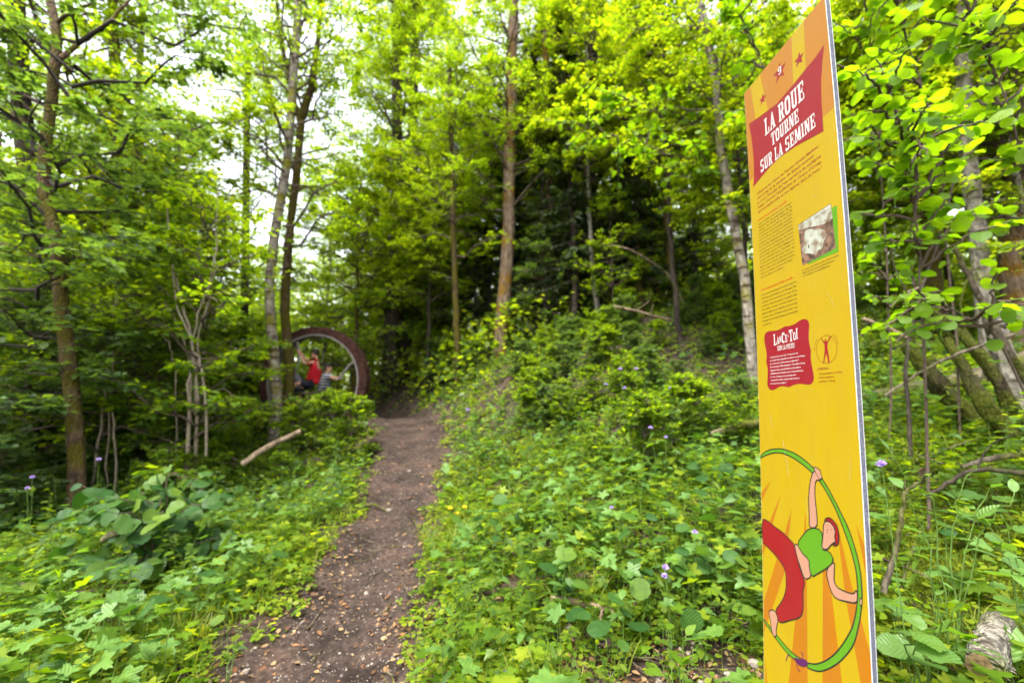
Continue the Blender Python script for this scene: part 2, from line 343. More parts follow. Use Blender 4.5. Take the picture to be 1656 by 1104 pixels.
# ------------------------------------------------------------------ leaf templates
def outline_leaf(outline, fold=.12, curl=.10, cup=0):
    """outline: right half from base (0,0) to tip (0,1) as (x,y) list; fans each half from the midrib"""
    R = np.array(outline, float)
    n = len(R)
    mid = np.stack([np.zeros(n), R[:, 1]], 1); mid[0] = R[0]; mid[-1] = R[-1]
    V = []; F3 = []; F4 = []
    ymid = np.clip(R[:, 1], 0, 1)
    def z(x, y): return fold*np.abs(x)*1.0 - curl*y*y - cup*x*x
    for k in range(n): V.append((0, ymid[k], z(0, ymid[k])))
    for sgn in (1, -1):
        for k in range(1, n-1): V.append((sgn*R[k, 0], R[k, 1], z(R[k, 0], R[k, 1])))
    a = n; b = n+(n-2)
    for base, s in ((a, 1), (b, -1)):
        for k in range(0, n-1):
            r0 = None if k == 0 else base+k-1; r1 = None if k+1 == n-1 else base+k
            if r0 is None and r1 is None: continue
            if r0 is None: f = (k, r1, k+1); F3.append(f if s > 0 else f[::-1])
            elif r1 is None: f = (k, r0, k+1); F3.append(f if s > 0 else f[::-1])
            else: f = (k, r0, r1, k+1); F4.append(f if s > 0 else f[::-1])
    V = np.array(V, float)
    return dict(v=V, f3=np.array(F3, int).reshape(-1, 3), f4=np.array(F4, int).reshape(-1, 4), uv=V[:, :2].copy())
def poly_leaf(pts, zf=None):
    """closed outline fanned from its first point"""
    P = np.array(pts, float); n = len(P)
    z = np.array([zf(x, y) if zf else 0 for x, y in P])
    V = np.column_stack([P, z])
    return dict(v=V, f3=np.array([(0, k, k+1) for k in range(1, n-1)]), f4=np.zeros((0, 4), int), uv=P.copy())
T_far = dict(v=np.array([(0, 0, 0), (.34, .5, .06), (0, 1, -.06), (-.34, .5, .06)], float), f3=np.array([(0, 1, 2), (0, 2, 3)]), f4=np.zeros((0, 4), int), uv=np.array([(0, 0), (.34, .5), (0, 1), (-.34, .5)], float))
T_mid = dict(v=np.array([(0, 0, 0), (.33, .25, .05), (.32, .65, .03), (0, 1, -.1), (-.32, .65, .03), (-.33, .25, .05)], float),
             f3=np.zeros((0, 3), int), f4=np.array([(0, 1, 2, 3), (0, 3, 4, 5)]), uv=np.array([(0, 0), (.33, .25), (.32, .65), (0, 1), (-.32, .65), (-.33, .25)], float))
T_round = outline_leaf([(0, 0), (.26, .06), (.42, .28), (.45, .52), (.34, .78), (.14, .93), (0, 1)], .12, .12)
_h = [(0, .0), (.10, -.03), (.25, .02), (.33, .12), (.41, .20), (.425, .30), (.475, .40), (.46, .50), (.475, .60), (.42, .68), (.39, .78), (.29, .84), (.22, .92), (.11, .93), (0, 1.04)]
T_hazel = outline_leaf(_h, .10, .16, .12)
T_ovate = outline_leaf([(0, 0), (.12, .1), (.22, .28), (.24, .45), (.2, .65), (.1, .85), (0, 1)], .15, .2)
T_lance = outline_leaf([(0, 0), (.05, .1), (.11, .35), (.11, .6), (.06, .85), (0, 1)], .2, .35)
def palm(lobes=5, depth=.45, teeth=True):
    pts = [(0, 0)]
    angs = np.linspace(-125, 125, lobes)
    for q, a in enumerate(angs):
        L = 1.0-.28*abs(q-(lobes-1)/2)/((lobes-1)/2)
        half = 250/(lobes-1)/2
        for da, rr in ((-half, depth), (-half*.45, .80), (-half*.18, .78), (0, 1.0), (half*.18, .78), (half*.45, .80)):
            if q == 0 and da == -half: rr = .3
            r = L*rr if rr > .5 else rr
            t = math.radians(a+da)
            pts.append((r*math.sin(t)*.6, .12+r*math.cos(t)*.6))
    t = math.radians(125+250/(lobes-1)/2*.9); pts.append((.3*math.sin(t)*.6, .12+.3*math.cos(t)*.6))
    return pts
T_palm = poly_leaf(palm(5, .42), lambda x, y: .22*abs(x)-.15*y*y)
T_maple = poly_leaf([(0, 0), (.12, -.04), (.30, .02), (.42, .10), (.36, .20), (.55, .34), (.40, .40), (.30, .40), (.36, .62), (.24, .60), (.15, .66), (.12, .85), (0, 1),
                     (-.12, .85), (-.15, .66), (-.24, .60), (-.36, .62), (-.30, .40), (-.40, .40), (-.55, .34), (-.36, .20), (-.42, .10), (-.30, .02), (-.12, -.04)], lambda x, y: .15*abs(x)-.12*y*y)
T_blade = dict(v=np.array([(-.5, 0, 0), (.5, 0, 0), (.4, .4, -.03), (-.4, .4, -.03), (.25, .75, -.18), (-.25, .75, -.18), (0, 1, -.40)], float)*np.array([.05, 1, 1]),
               f3=np.array([(5, 4, 6)]), f4=np.array([(0, 1, 2, 3), (3, 2, 4, 5)]), uv=np.zeros((7, 2)))
def trefoil(n=3, r=.5):
    V = []; F = []; UV = []
    for k in range(n):
        a = k/n*2*math.pi; c, s = math.cos(a), math.sin(a); b = len(V)
        for x, y, z in ((0, .03, 0), (.36, .5, .08), (.20, .95, -.02), (-.20, .95, -.02), (-.36, .5, .08)):
            V.append((c*x-s*y, s*x+c*y, z-.1*y)); UV.append((x, y))
        F += [(b, b+1, b+2, b+3), (b, b+3, b+4, b)]
    f3 = np.array([f[:3] for f in F if f[3] == f[0]]); f4 = np.array([f for f in F if f[3] != f[0]])
    return dict(v=np.array(V, float), f3=f3, f4=f4, uv=np.array(UV, float))
T_tref = trefoil(3); T_five = trefoil(5)

# ------------------------------------------------------------------ crowns (shared meshes)
def unit_dirs(az, el): return np.stack([np.cos(el)*np.sin(az), np.cos(el)*np.cos(az), np.sin(el)], -1)
def leafy_twigs(A, rg, O, D, L, k, size, T, mat, twig_mat=None, tilt=.35, droop=.15, side=.9, upn=1.0, twig_r=.003):
    m = len(O)
    t = np.linspace(.12, 1, k)[None]*np.ones((m, 1)) + rg.uniform(-.04, .04, (m, k))
    sgn = np.where(np.arange(k) % 2 == 0, 1., -1.)[None]*np.ones((m, 1))
    D = norm(D); Lc = L[:, None, None]
    P = O[:, None]+D[:, None]*t[..., None]*Lc; P[..., 2] -= droop*(t**2)*L[:, None]
    S = norm(np.cross(D, np.array([0, 0, 1.])+rg.normal(0, .15, (m, 3))))
    ld = D[:, None]*.55 + S[:, None]*sgn[..., None]*side + rg.normal(0, .22, (m, k, 3)); ld[..., 2] -= .18
    ld[:, -1] = D + rg.normal(0, .15, (m, 3))
    nn = np.array([0, 0, 1.])*upn + rg.normal(0, tilt, (m, k, 3))
    sc = size*rg.uniform(.6, 1.15, (m, k))*(.75+.35*np.sin(np.pi*t))
    P2 = P + norm(ld)*(.25*sc)[..., None]
    A.inst(T, P2.reshape(-1, 3), frames(ld.reshape(-1, 3), nn.reshape(-1, 3), sc.ravel()), mat)
    if twig_mat is not None:
        tt = np.linspace(0, 1, 3)
        Q = O[:, None]+D[:, None]*tt[None, :, None]*Lc; Q[..., 2] -= droop*(tt**2)[None]*L[:, None]
        tubes(Q, np.ones((m, 1))*np.array([[1, .7, .35]])*twig_r*2, 3, A, twig_mat)
def crown_mesh(name, seed, H, h0, R, nb, ntw, k, size, T, mats, shape='round', el=(.1, .7), twigL=.5, droop=.12, tilt=.35, axis_r=.08, limb=True):
    """branching crown round the vertical axis; mats = (leaf, branch)"""
    rg = np.random.default_rng(seed); A = Acc()
    hb = h0+(H-h0)*np.sort(rg.uniform(0, 1, nb)**.9)
    u = (hb-h0)/(H-h0)
    prof = {'round': np.sqrt(np.clip(1-(u*1.05-.35)**2/.55, .12, 1)), 'cone': 1.0-.85*u, 'vase': .45+.6*u}[shape]
    Lb = R*prof*rg.uniform(.6, 1.15, nb)
    az = np.arange(nb)*2.4+rg.uniform(-.5, .5, nb); e = rg.uniform(el[0], el[1], nb)+.3*u
    D = unit_dirs(az, e)
    s = 6; t = np.linspace(0, 1, s)
    O = np.stack([np.zeros(nb), np.zeros(nb), hb-.15*Lb], -1)
    P = O[:, None]+D[:, None]*(t[None, :]*Lb[:, None])[..., None]
    P[..., 2] -= droop*2*(t**2)[None]*Lb[:, None]; P[:, 1:-1] += rg.normal(0, .05, (nb, s-2, 3))*Lb[:, None, None]*.8
    if limb: tubes(P, (.003+.0125*Lb)[:, None]*(1-.8*t)[None], 5, A, 1)
    # secondary branchlets and twigs
    nt = nb*ntw
    bi = np.repeat(np.arange(nb), ntw); tb = rg.uniform(.18, 1.0, nt)
    f = tb*(s-1); i0 = np.minimum(f.astype(int), s-2); fr = (f-i0)[:, None]
    o = P[bi, i0]*(1-fr)+P[bi, i0+1]*fr
    tan = norm(P[bi, i0+1]-P[bi, i0]); sd = norm(np.cross(tan, np.array([0, 0, 1.])))
    sg = rg.choice([-1., 1.], nt)[:, None]
    d2 = norm(tan*rg.uniform(.3, 1.0, (nt, 1))+sd*sg*rg.uniform(.4, 1.1, (nt, 1))+np.array([0, 0, 1.])*rg.uniform(-.25, .35, (nt, 1)))
    L2 = twigL*rg.uniform(.6, 1.5, nt)*(1.15-.5*tb)
    m2 = o+d2*(L2*.9)[:, None]
    Q = np.stack([o, (o+m2)/2+rg.normal(0, .03, o.shape), m2], 1)
    tubes(Q, np.ones((nt, 1))*np.array([[.009, .006, .003]]), 3, A, 1)
    for q in range(3):
        ff = rg.uniform(.2, 1, nt)[:, None]; oo = o+(m2-o)*ff
        sd2 = norm(np.cross(d2, np.array([0, 0, 1.])))*rg.choice([-1., 1.], nt)[:, None]
        dd = norm(d2*.7+sd2*rg.uniform(.2, 1, (nt, 1))+np.array([0, 0, 1.])*rg.uniform(-.3, .3, (nt, 1)))
        leafy_twigs(A, rg, oo, dd, L2*.55*rg.uniform(.7, 1.2, nt), k, size, T, 0, None, tilt, droop)
    return A.mesh(name, mats)
def spruce_mesh(name, seed, H, h0, R, nb, dens, mats):
    rg = np.random.default_rng(seed); A = Acc()
    hb = h0+(H-h0)*np.sort(rg.uniform(0, 1, nb)); u = (hb-h0)/(H-h0)
    Lb = R*(1.0-.85*u)*rg.uniform(.7, 1.1, nb); az = rg.uniform(0, 6.28, nb); e = -.25+.5*u+rg.uniform(-.1, .1, nb)
    D = unit_dirs(az, e); s = 6; t = np.linspace(0, 1, s)
    P = np.stack([0*hb, 0*hb, hb], -1)[:, None]+D[:, None]*(t[None]*Lb[:, None])[..., None]
    P[..., 2] += (-.35*t+.28*t**2)[None]*Lb[:, None]
    tubes(P, (.01+.01*Lb)[:, None]*(1-.8*t)[None], 4, A, 1)
    n = nb*dens; bi = np.repeat(np.arange(nb), dens); tb = rg.uniform(.12, 1, n); f = tb*(s-1); i0 = np.minimum(f.astype(int), s-2); fr = (f-i0)[:, None]
    o = P[bi, i0]*(1-fr)+P[bi, i0+1]*fr; tan = norm(P[bi, i0+1]-P[bi, i0]); sd = norm(np.cross(tan, np.array([0, 0, 1.])))*rg.choice([-1., 1.], n)[:, None]
    d = norm(tan*.7+sd*rg.uniform(.3, 1, (n, 1))); d[:, 2] -= rg.uniform(.1, .8, n)
    L = rg.uniform(.18, .42, n)*(1.1-.4*tb)
    # each sprig: a few needle strips
    T = dict(v=np.array([(-.03, 0, 0), (.03, 0, 0), (.10, .5, .02), (-.10, .5, .02), (0, 1, -.06),
                         (.02, .1, .01), (.26, .42, .05), (.20, .50, .05), (-.02, .1, .01), (-.26, .42, .05), (-.20, .50, .05)], float),
             f3=np.array([(3, 2, 4), (5, 6, 7), (8, 10, 9)]), f4=np.array([(0, 1, 2, 3)]), uv=np.zeros((11, 2)))
    A.inst(T, o, frames(d, np.array([0, 0, 1.])+rg.normal(0, .5, (n, 3)), L), 0)
    return A.mesh(name, mats)

tw = M['twig']
CR = {
 'tall': [crown_mesh('tall_crown', 101+q, 18.5, 5.2, 3.6, 62, 16, 8, .11, T_mid, [M['leaf_mid'], tw], 'round', (.15, .8), .8, .12) for q in range(3)],
 'thin': [crown_mesh('thin_crown', 131+q, 17, 5.0, 3.1, 44, 10, 7, .105, T_mid, [M['leaf_mid'], tw], 'round', (.2, .9), .8, .12) for q in range(2)],
 'mid': [crown_mesh('mid_crown', 201+q, 8.5, 1.7, 2.6, 46, 12, 7, .10, T_mid, [M['leaf_mid'], tw], 'round', (.05, .6), .55, .1) for q in range(3)],
 'bright': [crown_mesh('bright_crown', 231+q, 7.5, 2.0, 2.6, 46, 12, 7, .095, T_round, [M['leaf_bright'], tw], 'vase', (.15, .7), .55, .1) for q in range(2)],
 'brightup': [crown_mesh('brightup_crown', 241+q, 9.0, 3.9, 2.6, 46, 12, 7, .095, T_round, [M['leaf_bright'], tw], 'vase', (.15, .7), .55, .1) for q in range(2)],
 'teal': [crown_mesh('teal_crown', 251+q, 7.0, 1.5, 2.4, 38, 11, 7, .10, T_maple, [M['leaf_teal'], M['twig_dark']], 'vase', (.0, .5), .55, .12) for q in range(2)],
 'sap': [crown_mesh('sap_crown', 301+q, 3.6, .35, 1.15, 26, 8, 6, .085, T_mid, [M['leaf_mid'], tw], 'round', (.1, .7), .35, .1) for q in range(3)],
 'sapdark': [crown_mesh('sapdark_crown', 321+q, 3.4, .35, 1.2, 26, 8, 6, .085, T_mid, [M['leaf_teal'], tw], 'round', (.1, .7), .35, .1) for q in range(2)],
 'shrub': [crown_mesh('shrub_crown', 351+q, 1.25, .08, .75, 22, 7, 6, .075, T_round, [M['leaf_mid'], tw], 'round', (.3, 1.1), .24, .1) for q in range(3)],
 'shrubteal': [crown_mesh('shrubteal_crown', 371+q, 1.15, .08, .7, 22, 7, 6, .075, T_round, [M['leaf_teal'], tw], 'round', (.3, 1.1), .24, .1) for q in range(2)],
 'spruce': [spruce_mesh('spruce_crown', 401+q, 16, 2.2, 2.3, 150, 55, [M['needle'], M['twig_dark']]) for q in range(3)],
}
def trunk_mesh(name, P, r0, r1, mat, sides=12, amp=.08, flare=.5, seed=0):
    P = np.asarray(P, float); n = len(P)
    L = np.concatenate([[0], np.cumsum(np.linalg.norm(np.diff(P, axis=0), axis=1))]); u = L/L[-1]
    R = r0+(r1-r0)*u; R = R*(1+flare*np.exp(-L/.25))
    A = Acc(); noisy_tube(A, P, R, sides, amp, 0, seed)
    return A.mesh(name, [mat], True)
STR = {}
def straight_trunk(kind, v):
    key = (kind, v)
    if key not in STR:
        H = {'tall': 17.5, 'thin': 16, 'mid': 8, 'bright': 7, 'brightup': 8.4, 'teal': 6.5, 'sap': 3.2, 'sapdark': 3.0, 'spruce': 15.5}[kind]
        r = {'tall': .17, 'thin': .12, 'mid': .08, 'bright': .07, 'brightup': .07, 'teal': .07, 'sap': .022, 'sapdark': .02, 'spruce': .15}[kind]
        rg = np.random.default_rng(abs(hash(kind)) % 1 + 900+v*7+len(kind))
        n = 24; z = np.linspace(-.25, H, n); w = .012*H
        P = np.stack([np.cumsum(rg.normal(0, w*.25, n)), np.cumsum(rg.normal(0, w*.25, n)), z], -1); P[:2, :2] = 0
        mt = {'tall': ['bark_grey', 'bark_mossy', 'bark_dark'], 'thin': ['bark_dark', 'bark_mossy'], 'mid': ['bark_dark', 'bark_mossy', 'bark_grey'], 'bright': ['bark_grey', 'bark_dark'], 'brightup': ['bark_dark', 'bark_grey'], 'teal': ['bark_dark', 'bark_dark'],
              'sap': ['twig', 'twig_pale', 'twig'], 'sapdark': ['twig', 'twig_dark'], 'spruce': ['bark_dark', 'bark_mossy', 'bark_dark']}[kind]
        STR[key] = trunk_mesh(kind+'_trunk', P, r, r*.25, M[mt[v % len(mt)]], 9, .08, .5, v)
    return STR[key]
SPEC = {'tall': ('broadleaf_tree', 'tree'), 'thin': ('broadleaf_tree', 'tree'), 'mid': ('broadleaf_tree', 'tree'), 'bright': ('broadleaf_tree', 'tree'), 'brightup': ('broadleaf_tree', 'tree'), 'teal': ('maple_tree', 'tree'),
        'sap': ('sapling', 'sapling'), 'sapdark': ('sapling', 'sapling'), 'shrub': ('shrub', 'shrub'), 'shrubteal': ('shrub', 'shrub'), 'spruce': ('spruce_tree', 'tree')}
cnt = [0]
def plant_tree(kind, x, y, label, group=None, sc=1.0, rz=None, v=None, crown_scale=None):
    cnt[0] += 1; v = cnt[0] if v is None else v
    z = gz(x, y); nm, cat = SPEC[kind]
    t = thing(nm, label, cat, (x, y, z-.02), cnt[0]*2.399 if rz is None else rz, group)
    t.scale = (sc, sc, sc)
    link('crown', CR[kind][v % len(CR[kind])], t)
    if kind not in ('shrub', 'shrubteal'): link('trunk', straight_trunk(kind, v % len(CR[kind])), t)
    return t
def hand_tree(name, label, pts, Y, r0, r1, bark, extra=8.0, crown=None, crown_v=0, crown_sc=1.0, limbs=(), sides=16, amp=.08, flare=.35, group=None, lean_y=0.0, crown_z=0, rz=0.0):
    """trunk drawn through given points (photo pixel at distance Y), running on upward past the frame"""
    P = [np.array(at(px, py, Y+lean_y*k)) for k, (px, py) in enumerate(pts)]
    base = P[0].copy(); base[2] = gz(base[0], base[1]); t = thing(name, label, 'tree', tuple(base), 0, group)
    if P[0][2] > base[2]+.1: P = [base+np.array([0, 0, -.15])]+P
    else: P[0] = base+np.array([0, 0, -.2])
    if extra:
        d = norm(P[-1]-P[-2]); P.append(P[-1]+d*extra*.5); P.append(P[-1]+(d*.8+np.array([0, 0, .2]))*extra*.5)
    Q = resample(P, 34, .006)-base
    link('trunk', trunk_mesh(name+'_trunk', Q, r0, r1, M[bark], sides, amp, flare, int(Y*10)), t)
    for lp, lr in limbs:
        A = Acc(); LP = np.array([at(px, py, Y+dy) for px, py, dy in lp])-base
        LQ = resample(LP, 16, .012); noisy_tube(A, LQ, np.linspace(lr, lr*.35, 16), 8, .1)
        link('branch', A.mesh('branch', [M[bark]], True), t)
    if crown:
        c = link('crown', CR[crown][crown_v % len(CR[crown])], t)
        m = Q[len(Q)//2]; c.location = (m[0]*.8, m[1], crown_z); c.scale = (crown_sc,)*3; c.rotation_euler = (0, 0, rz)
    return t
# ------------------------------------------------------------------ the trees one can tell apart
hand_tree('mossy_tree', 'brown mossy leaning trunk at the left edge with bare dark limbs forking above it', [(128, 838), (122, 720), (108, 560), (92, 400), (72, 300), (84, 150), (92, 70), (76, -20)], 5.6, .092, .045, 'bark_mossy', 2.0, 'teal', 0, 1.0,
          limbs=[([(82, 235, 0), (45, 205, .2), (0, 168, .4), (-50, 130, .6)], .035), ([(97, 95, 0), (130, 70, .2), (165, 45, .3), (205, 5, .5), (225, -40, .6)], .04), ([(90, 35, 0), (130, 15, -.2), (175, -8, -.4)], .03), ([(88, 60, 0), (40, 70, .2), (0, 90, .4)], .02), ([(100, 100, 0), (160, 180, .5), (200, 260, .8)], .018)])
hand_tree('dark_tree', 'thick dark trunk half hidden behind the mossy leaning trunk at the left edge', [(85, 640), (75, 500), (55, 350), (38, 200), (25, 0)], 8.5, .19, .13, 'bark_dark', 6, 'tall', 0, .85)
hand_tree('slim_mossy_tree', 'slim upright olive brown trunk to the right of the thick dark trunk', [(203, 600), (200, 450), (190, 300), (188, 150), (182, 0)], 9.5, .13, .09, 'bark_mossy', 5, 'thin', 0, .9)
hand_tree('pale_tree', 'pale smooth trunk with a mossy foot standing in front of the big rusty wheel', [(447, 655), (441, 560), (436, 470), (446, 370), (462, 280), (470, 190), (478, 90), (482, 0)], 10.2, .12, .08, 'bark_pale', 6, 'thin', 1, .9)
hand_tree('forked_tree', 'mottled trunk just right of the pale trunk by the wheel, forking high up', [(468, 600), (461, 500), (468, 380), (482, 260), (488, 180)], 11.0, .125, .09, 'bark_mossy', 0, 'thin', 1, .85,
          limbs=[([(488, 190, 0), (505, 130, 0), (515, 60, .1), (520, -40, .2)], .12), ([(486, 200, 0), (465, 120, .1), (452, 40, .2), (445, -40, .3)], .09)])
hand_tree('tall_grey_tree', 'tall straight trunk in the middle, grey foot and orange brown lichen higher up', [(808, 592), (812, 520), (822, 380), (824, 250), (828, 120), (830, 0)], 12.0, .19, .14, 'bark_orange', 5, 'tall', 2, .85, flare=.25)
hand_tree('birch_tree', 'pale leaning birch with patches of moss behind the sign, tip leaning to the left', [(1206, 470), (1192, 390), (1180, 320), (1165, 230), (1160, 150), (1148, 80), (1132, 0), (1126, -40)], 6.6, .075, .055, 'bark_pale', 5, 'thin', 0, .75, flare=.1)
hand_tree('brown_stem_tree', 'short looking brown trunk on top of the bank under the dark spruce boughs', [(1086, 470), (1083, 400), (1078, 330), (1075, 200)], 11.0, .12, .09, 'bark_mossy', 5)
hand_tree('orange_stem_tree', 'narrow orange brown trunk on the bank to the right of the tall grey trunk', [(897, 505), (893, 430), (890, 340), (886, 200)], 12.0, .12, .09, 'bark_orange', 6)
hand_tree('slender_tree', 'slender brown trunk between the path end and the tall grey trunk', [(741, 640), (739, 560), (737, 480), (733, 350)], 11.6, .09, .06, 'bark_mossy', 5, 'thin', 1, .6)
hand_tree('twin_dark_tree', 'left one of two thick dark trunks standing close together behind the path end', [(632, 600), (634, 500), (640, 380), (642, 200), (640, 0)], 16, .25, .17, 'bark_dark', 4, 'tall', 0, 1.0)
hand_tree('twin_dark_tree', 'right one of two thick dark trunks standing close together behind the path end', [(656, 595), (657, 500), (664, 380), (668, 200), (672, 0)], 17, .24, .17, 'bark_dark', 4, 'tall', 1, 1.0)
hand_tree('dark_stem_tree', 'thin dark trunk seen between the hazel stems and the pale trunk', [(388, 640), (392, 560), (396, 480), (398, 300)], 14, .14, .1, 'bark_dark', 5, 'thin', 0, .8)
hand_tree('dark_stem_tree', 'thin dark trunk just right of the mossy slim trunk on the left', [(235, 610), (220, 520), (214, 400), (222, 200)], 12, .11, .08, 'bark_dark', 5, 'mid', 1, 1.2)
hand_tree('silver_tree', 'silvery trunk with a dark upper part right of the sign', [(1600, 560), (1592, 480), (1580, 380), (1570, 290), (1560, 180), (1556, 80), (1553, 0)], 6.2, .11, .085, 'bark_grey', 3, None, 0, 1, flare=.1)
hand_tree('reddish_tree', 'reddish pale trunk with orange moss at the right edge of the picture', [(1655, 600), (1640, 480), (1634, 400), (1640, 300), (1648, 220), (1650, 60)], 6.8, .16, .13, 'bark_orange', 3, 'bright', 1, .9, flare=.1)
hand_tree('grey_stem_tree', 'short grey trunk rising out of the deadwood pile on the right', [(1652, 690), (1632, 620), (1612, 540), (1600, 500)], 4.6, .11, .075, 'bark_grey', 0, None, flare=.2)
hand_tree('brown_tree', 'rough brown trunk seen through the leaves between the sign and the silvery trunk', [(1512, 500), (1506, 400), (1498, 300), (1480, 200)], 7.6, .13, .11, 'bark_mossy', 4, 'bright', 0, .9, flare=.1)

# multi-stemmed pale hazel on the left
def multi_stem(name, label, stems, Y, crown=None, cs=1.0, mat='twig_pale', cz=0):
    b = np.array(at(stems[0][0][0][0], stems[0][0][0][1], Y)); b[2] = gz(b[0], b[1])
    t = thing(name, label, 'shrub' if crown is None else 'tree', tuple(b))
    for q, (pp, r) in enumerate(stems):
        P = np.array([at(px, py, Y+.15*(q % 3)-.1*k*(q % 2)) for k, (px, py) in enumerate(pp)])
        P[0, 2] = min(P[0, 2], gz(P[0, 0], P[0, 1])-.05) if q < 6 and pp[0][1] > 600 else P[0, 2]
        Q = resample(P, 18, .012)-b; A = Acc(); noisy_tube(A, Q, np.linspace(r, r*.45, 18), 8, .1, 0, q)
        link('stem', A.mesh('stem', [M[mat]], True), t)
    if crown:
        c = link('crown', CR[crown][0], t); c.scale = (cs,)*3; c.location = (0, 0, cz)
    return t
multi_stem('hazel', 'clump of thin pale bare stems fanning out of one foot on the left side', [([(312, 722), (306, 640), (312, 560), (290, 470), (270, 380)], .028), ([(318, 715), (320, 640), (312, 555), (330, 480), (356, 425)], .02), ([(300, 715), (309, 640), (300, 560), (262, 480)], .018),
    ([(345, 690), (330, 620), (312, 560), (285, 480), (270, 330)], .02), ([(330, 680), (318, 610), (322, 540), (345, 440), (352, 300)], .018), ([(300, 650), (282, 590), (262, 540)], .012)], 6.6, 'sap', 1.25)
multi_stem('hazel', 'two thin bare stems leaning behind the mossy trunk on the left', [([(195, 765), (185, 690), (172, 640), (160, 590)], .016), ([(186, 700), (178, 640), (183, 560)], .012)], 6.4)

# ------------------------------------------------------------------ background wood: every tree still its own thing
def ok(x, y):
    dx, w = path_s(np.array([x]), np.array([y]))
    if y < 13 and abs(dx[0]) < w[0]+1.2: return False
    if -7.0 < x < -2.2 and 9.0 < y < 14.5: return False       # open place round the wheel
    if y < 6.8 and -1.15 < x/y < -.50: return False            # the mossy trunk, the hazel stems and the big leaved shrub stay clear
    if y < 12 and -.64 < x/y < -.16: return False             # the view along the path to the wheel
    return True
rb = random.Random(5)
LAB = {'spruce': ('dark spruce with drooping boughs in the shaded wood', 'dark spruces in the wood'),
       'tall': ('tall broadleaf tree in the wood behind the path', 'tall broadleaf trees in the wood'),
       'thin': ('slim tall tree with an open crown in the wood', 'slim open crowned trees in the wood'),
       'mid': ('low branching leafy tree in the wood behind', 'low leafy trees in the wood'),
       'bright': ('young tree with bright yellow green leaves in the wood', 'bright young trees in the wood'),
       'sap': ('thin green sapling growing in the undergrowth', 'green saplings in the undergrowth'),
       'sapdark': ('thin blue green sapling in the shaded undergrowth', 'blue green saplings in the undergrowth'),
       'shrub': ('low green shrub growing on the forest floor', 'low green shrubs on the forest floor'),
       'shrubteal': ('low blue green shrub growing in shade', 'blue green shrubs in shade')}
def fill(kind, n, az0, az1, y0, y1, sc=(.8, 1.15), mind=1.6, seed=0):
    """n trees between two bearings (x/y) and two distances"""
    r = random.Random(seed*77+n); placed = []
    tries = 0
    while len(placed) < n and tries < n*60:
        tries += 1
        y = y0+(y1-y0)*r.random()**.8; x = y*r.uniform(az0, az1)
        if not ok(x, y) or any((x-a)**2+(y-b)**2 < mind**2 for a, b in placed): continue
        placed.append((x, y)); plant_tree(kind, x, y, LAB[kind][0], LAB[kind][1], r.uniform(*sc))
# dark spruces behind the path end and up on the bank
for x, y, s in ((-1.2, 16.5, 1.0), (.8, 15.5, 1.1), (2.6, 15.0, 1.0), (1.6, 18.5, 1.1), (4.4, 14.2, 1.0), (3.6, 12.6, .8), (5.8, 16.5, 1.1), (-3.2, 19.5, 1.1), (-5.4, 21, 1.0), (.2, 21, 1.2), (7.4, 19, 1.0), (5.0, 11.6, .75)):
    plant_tree('spruce', x, y, LAB['spruce'][0], LAB['spruce'][1], s*.66)
fill('spruce', 10, -.45, .75, 22, 40, (.7, .9), 2.5, 1)
fill('tall', 16, -.30, 1.1, 19, 40, (.9, 1.2), 2.6, 2)
fill('mid', 26, -1.5, -.2, 19, 42, (.9, 1.35), 2.0, 3)
fill('thin', 5, -1.4, -.8, 14, 26, (.8, 1.0), 2.5, 4)
fill('mid', 14, -.2, 1.2, 14, 26, (.9, 1.2), 2.0, 5)
fill('mid', 40, -1.6, 1.5, 38, 70, (1.2, 2.0), 3.0, 6)
fill('bright', 9, -1.2, -.75, 9, 16, (.8, 1.1), 2.0, 7)
fill('bright', 8, .55, 1.3, 5.6, 11, (.75, 1.0), 1.3, 8)
fill('sap', 26, -1.4, -.35, 6.5, 16, (.7, 1.2), .9, 9)
fill('sapdark', 4, -1.4, -1.1, 5.5, 8.5, (.6, 1.0), .8, 10)
fill('bright', 9, -1.45, -.22, 16, 30, (.9, 1.2), 2.2, 31)
fill('sap', 10, -1.4, -.6, 9, 15, (.8, 1.1), .9, 32)
fill('sap', 14, .15, 1.3, 7, 14, (.6, 1.0), .9, 11)
fill('sapdark', 6, -.1, .8, 10, 15, (.6, 1.0), 1.0, 12)
fill('shrub', 50, -1.4, -.3, 5.5, 18, (.6, 1.3), .6, 13)
fill('shrub', 20, .12, 1.2, 6.5, 13, (.35, .75), .6, 14)
fill('shrubteal', 14, .0, .95, 7.5, 13, (.4, .8), .6, 15)
fill('shrubteal', 16, -1.3, -.7, 4.4, 8, (.6, 1.1), .5, 16)
for x, y, k, s, lab in ((-3.5, 8.5, 'shrub', .82, 'leafy shrub with fresh green leaves right in front of the rusty wheel'), (-2.75, 7.5, 'shrub', .8, 'leafy shrub crowding the left edge of the path below the wheel'),
                        (-4.3, 9.0, 'shrub', .8, 'yellow green shrub at the foot of the pale trunk'), (1.6, 5.2, 'shrub', .45, 'small shrub among the lilac flowers on the bank')):
    plant_tree(k, x, y, lab, None, s)
for x, y, s in ((1.5, 10.9, .6), (2.5, 11.5, .66), (3.3, 10.8, .58), (.8, 12.9, .66), (2.1, 13.2, .75), (4.2, 12.0, .7), (1.0, 11.6, .5), (3.0, 12.4, .66), (.1, 13.6, .55), (-.6, 14.6, .6), (1.4, 14.4, .8), (-2.0, 17.6, .8), (-3.6, 17.0, .7)):
    plant_tree('spruce', x, y, 'small dark spruce with hanging boughs crowding the top of the bank', 'small dark spruces on the bank', s)
fill('mid', 6, -.62, -.12, 20, 30, (.7, 1.0), 1.5, 21)
fill('sap', 10, -.78, -.08, 14.6, 24, (1.1, 1.8), 1.0, 22)
ok_keep = ok
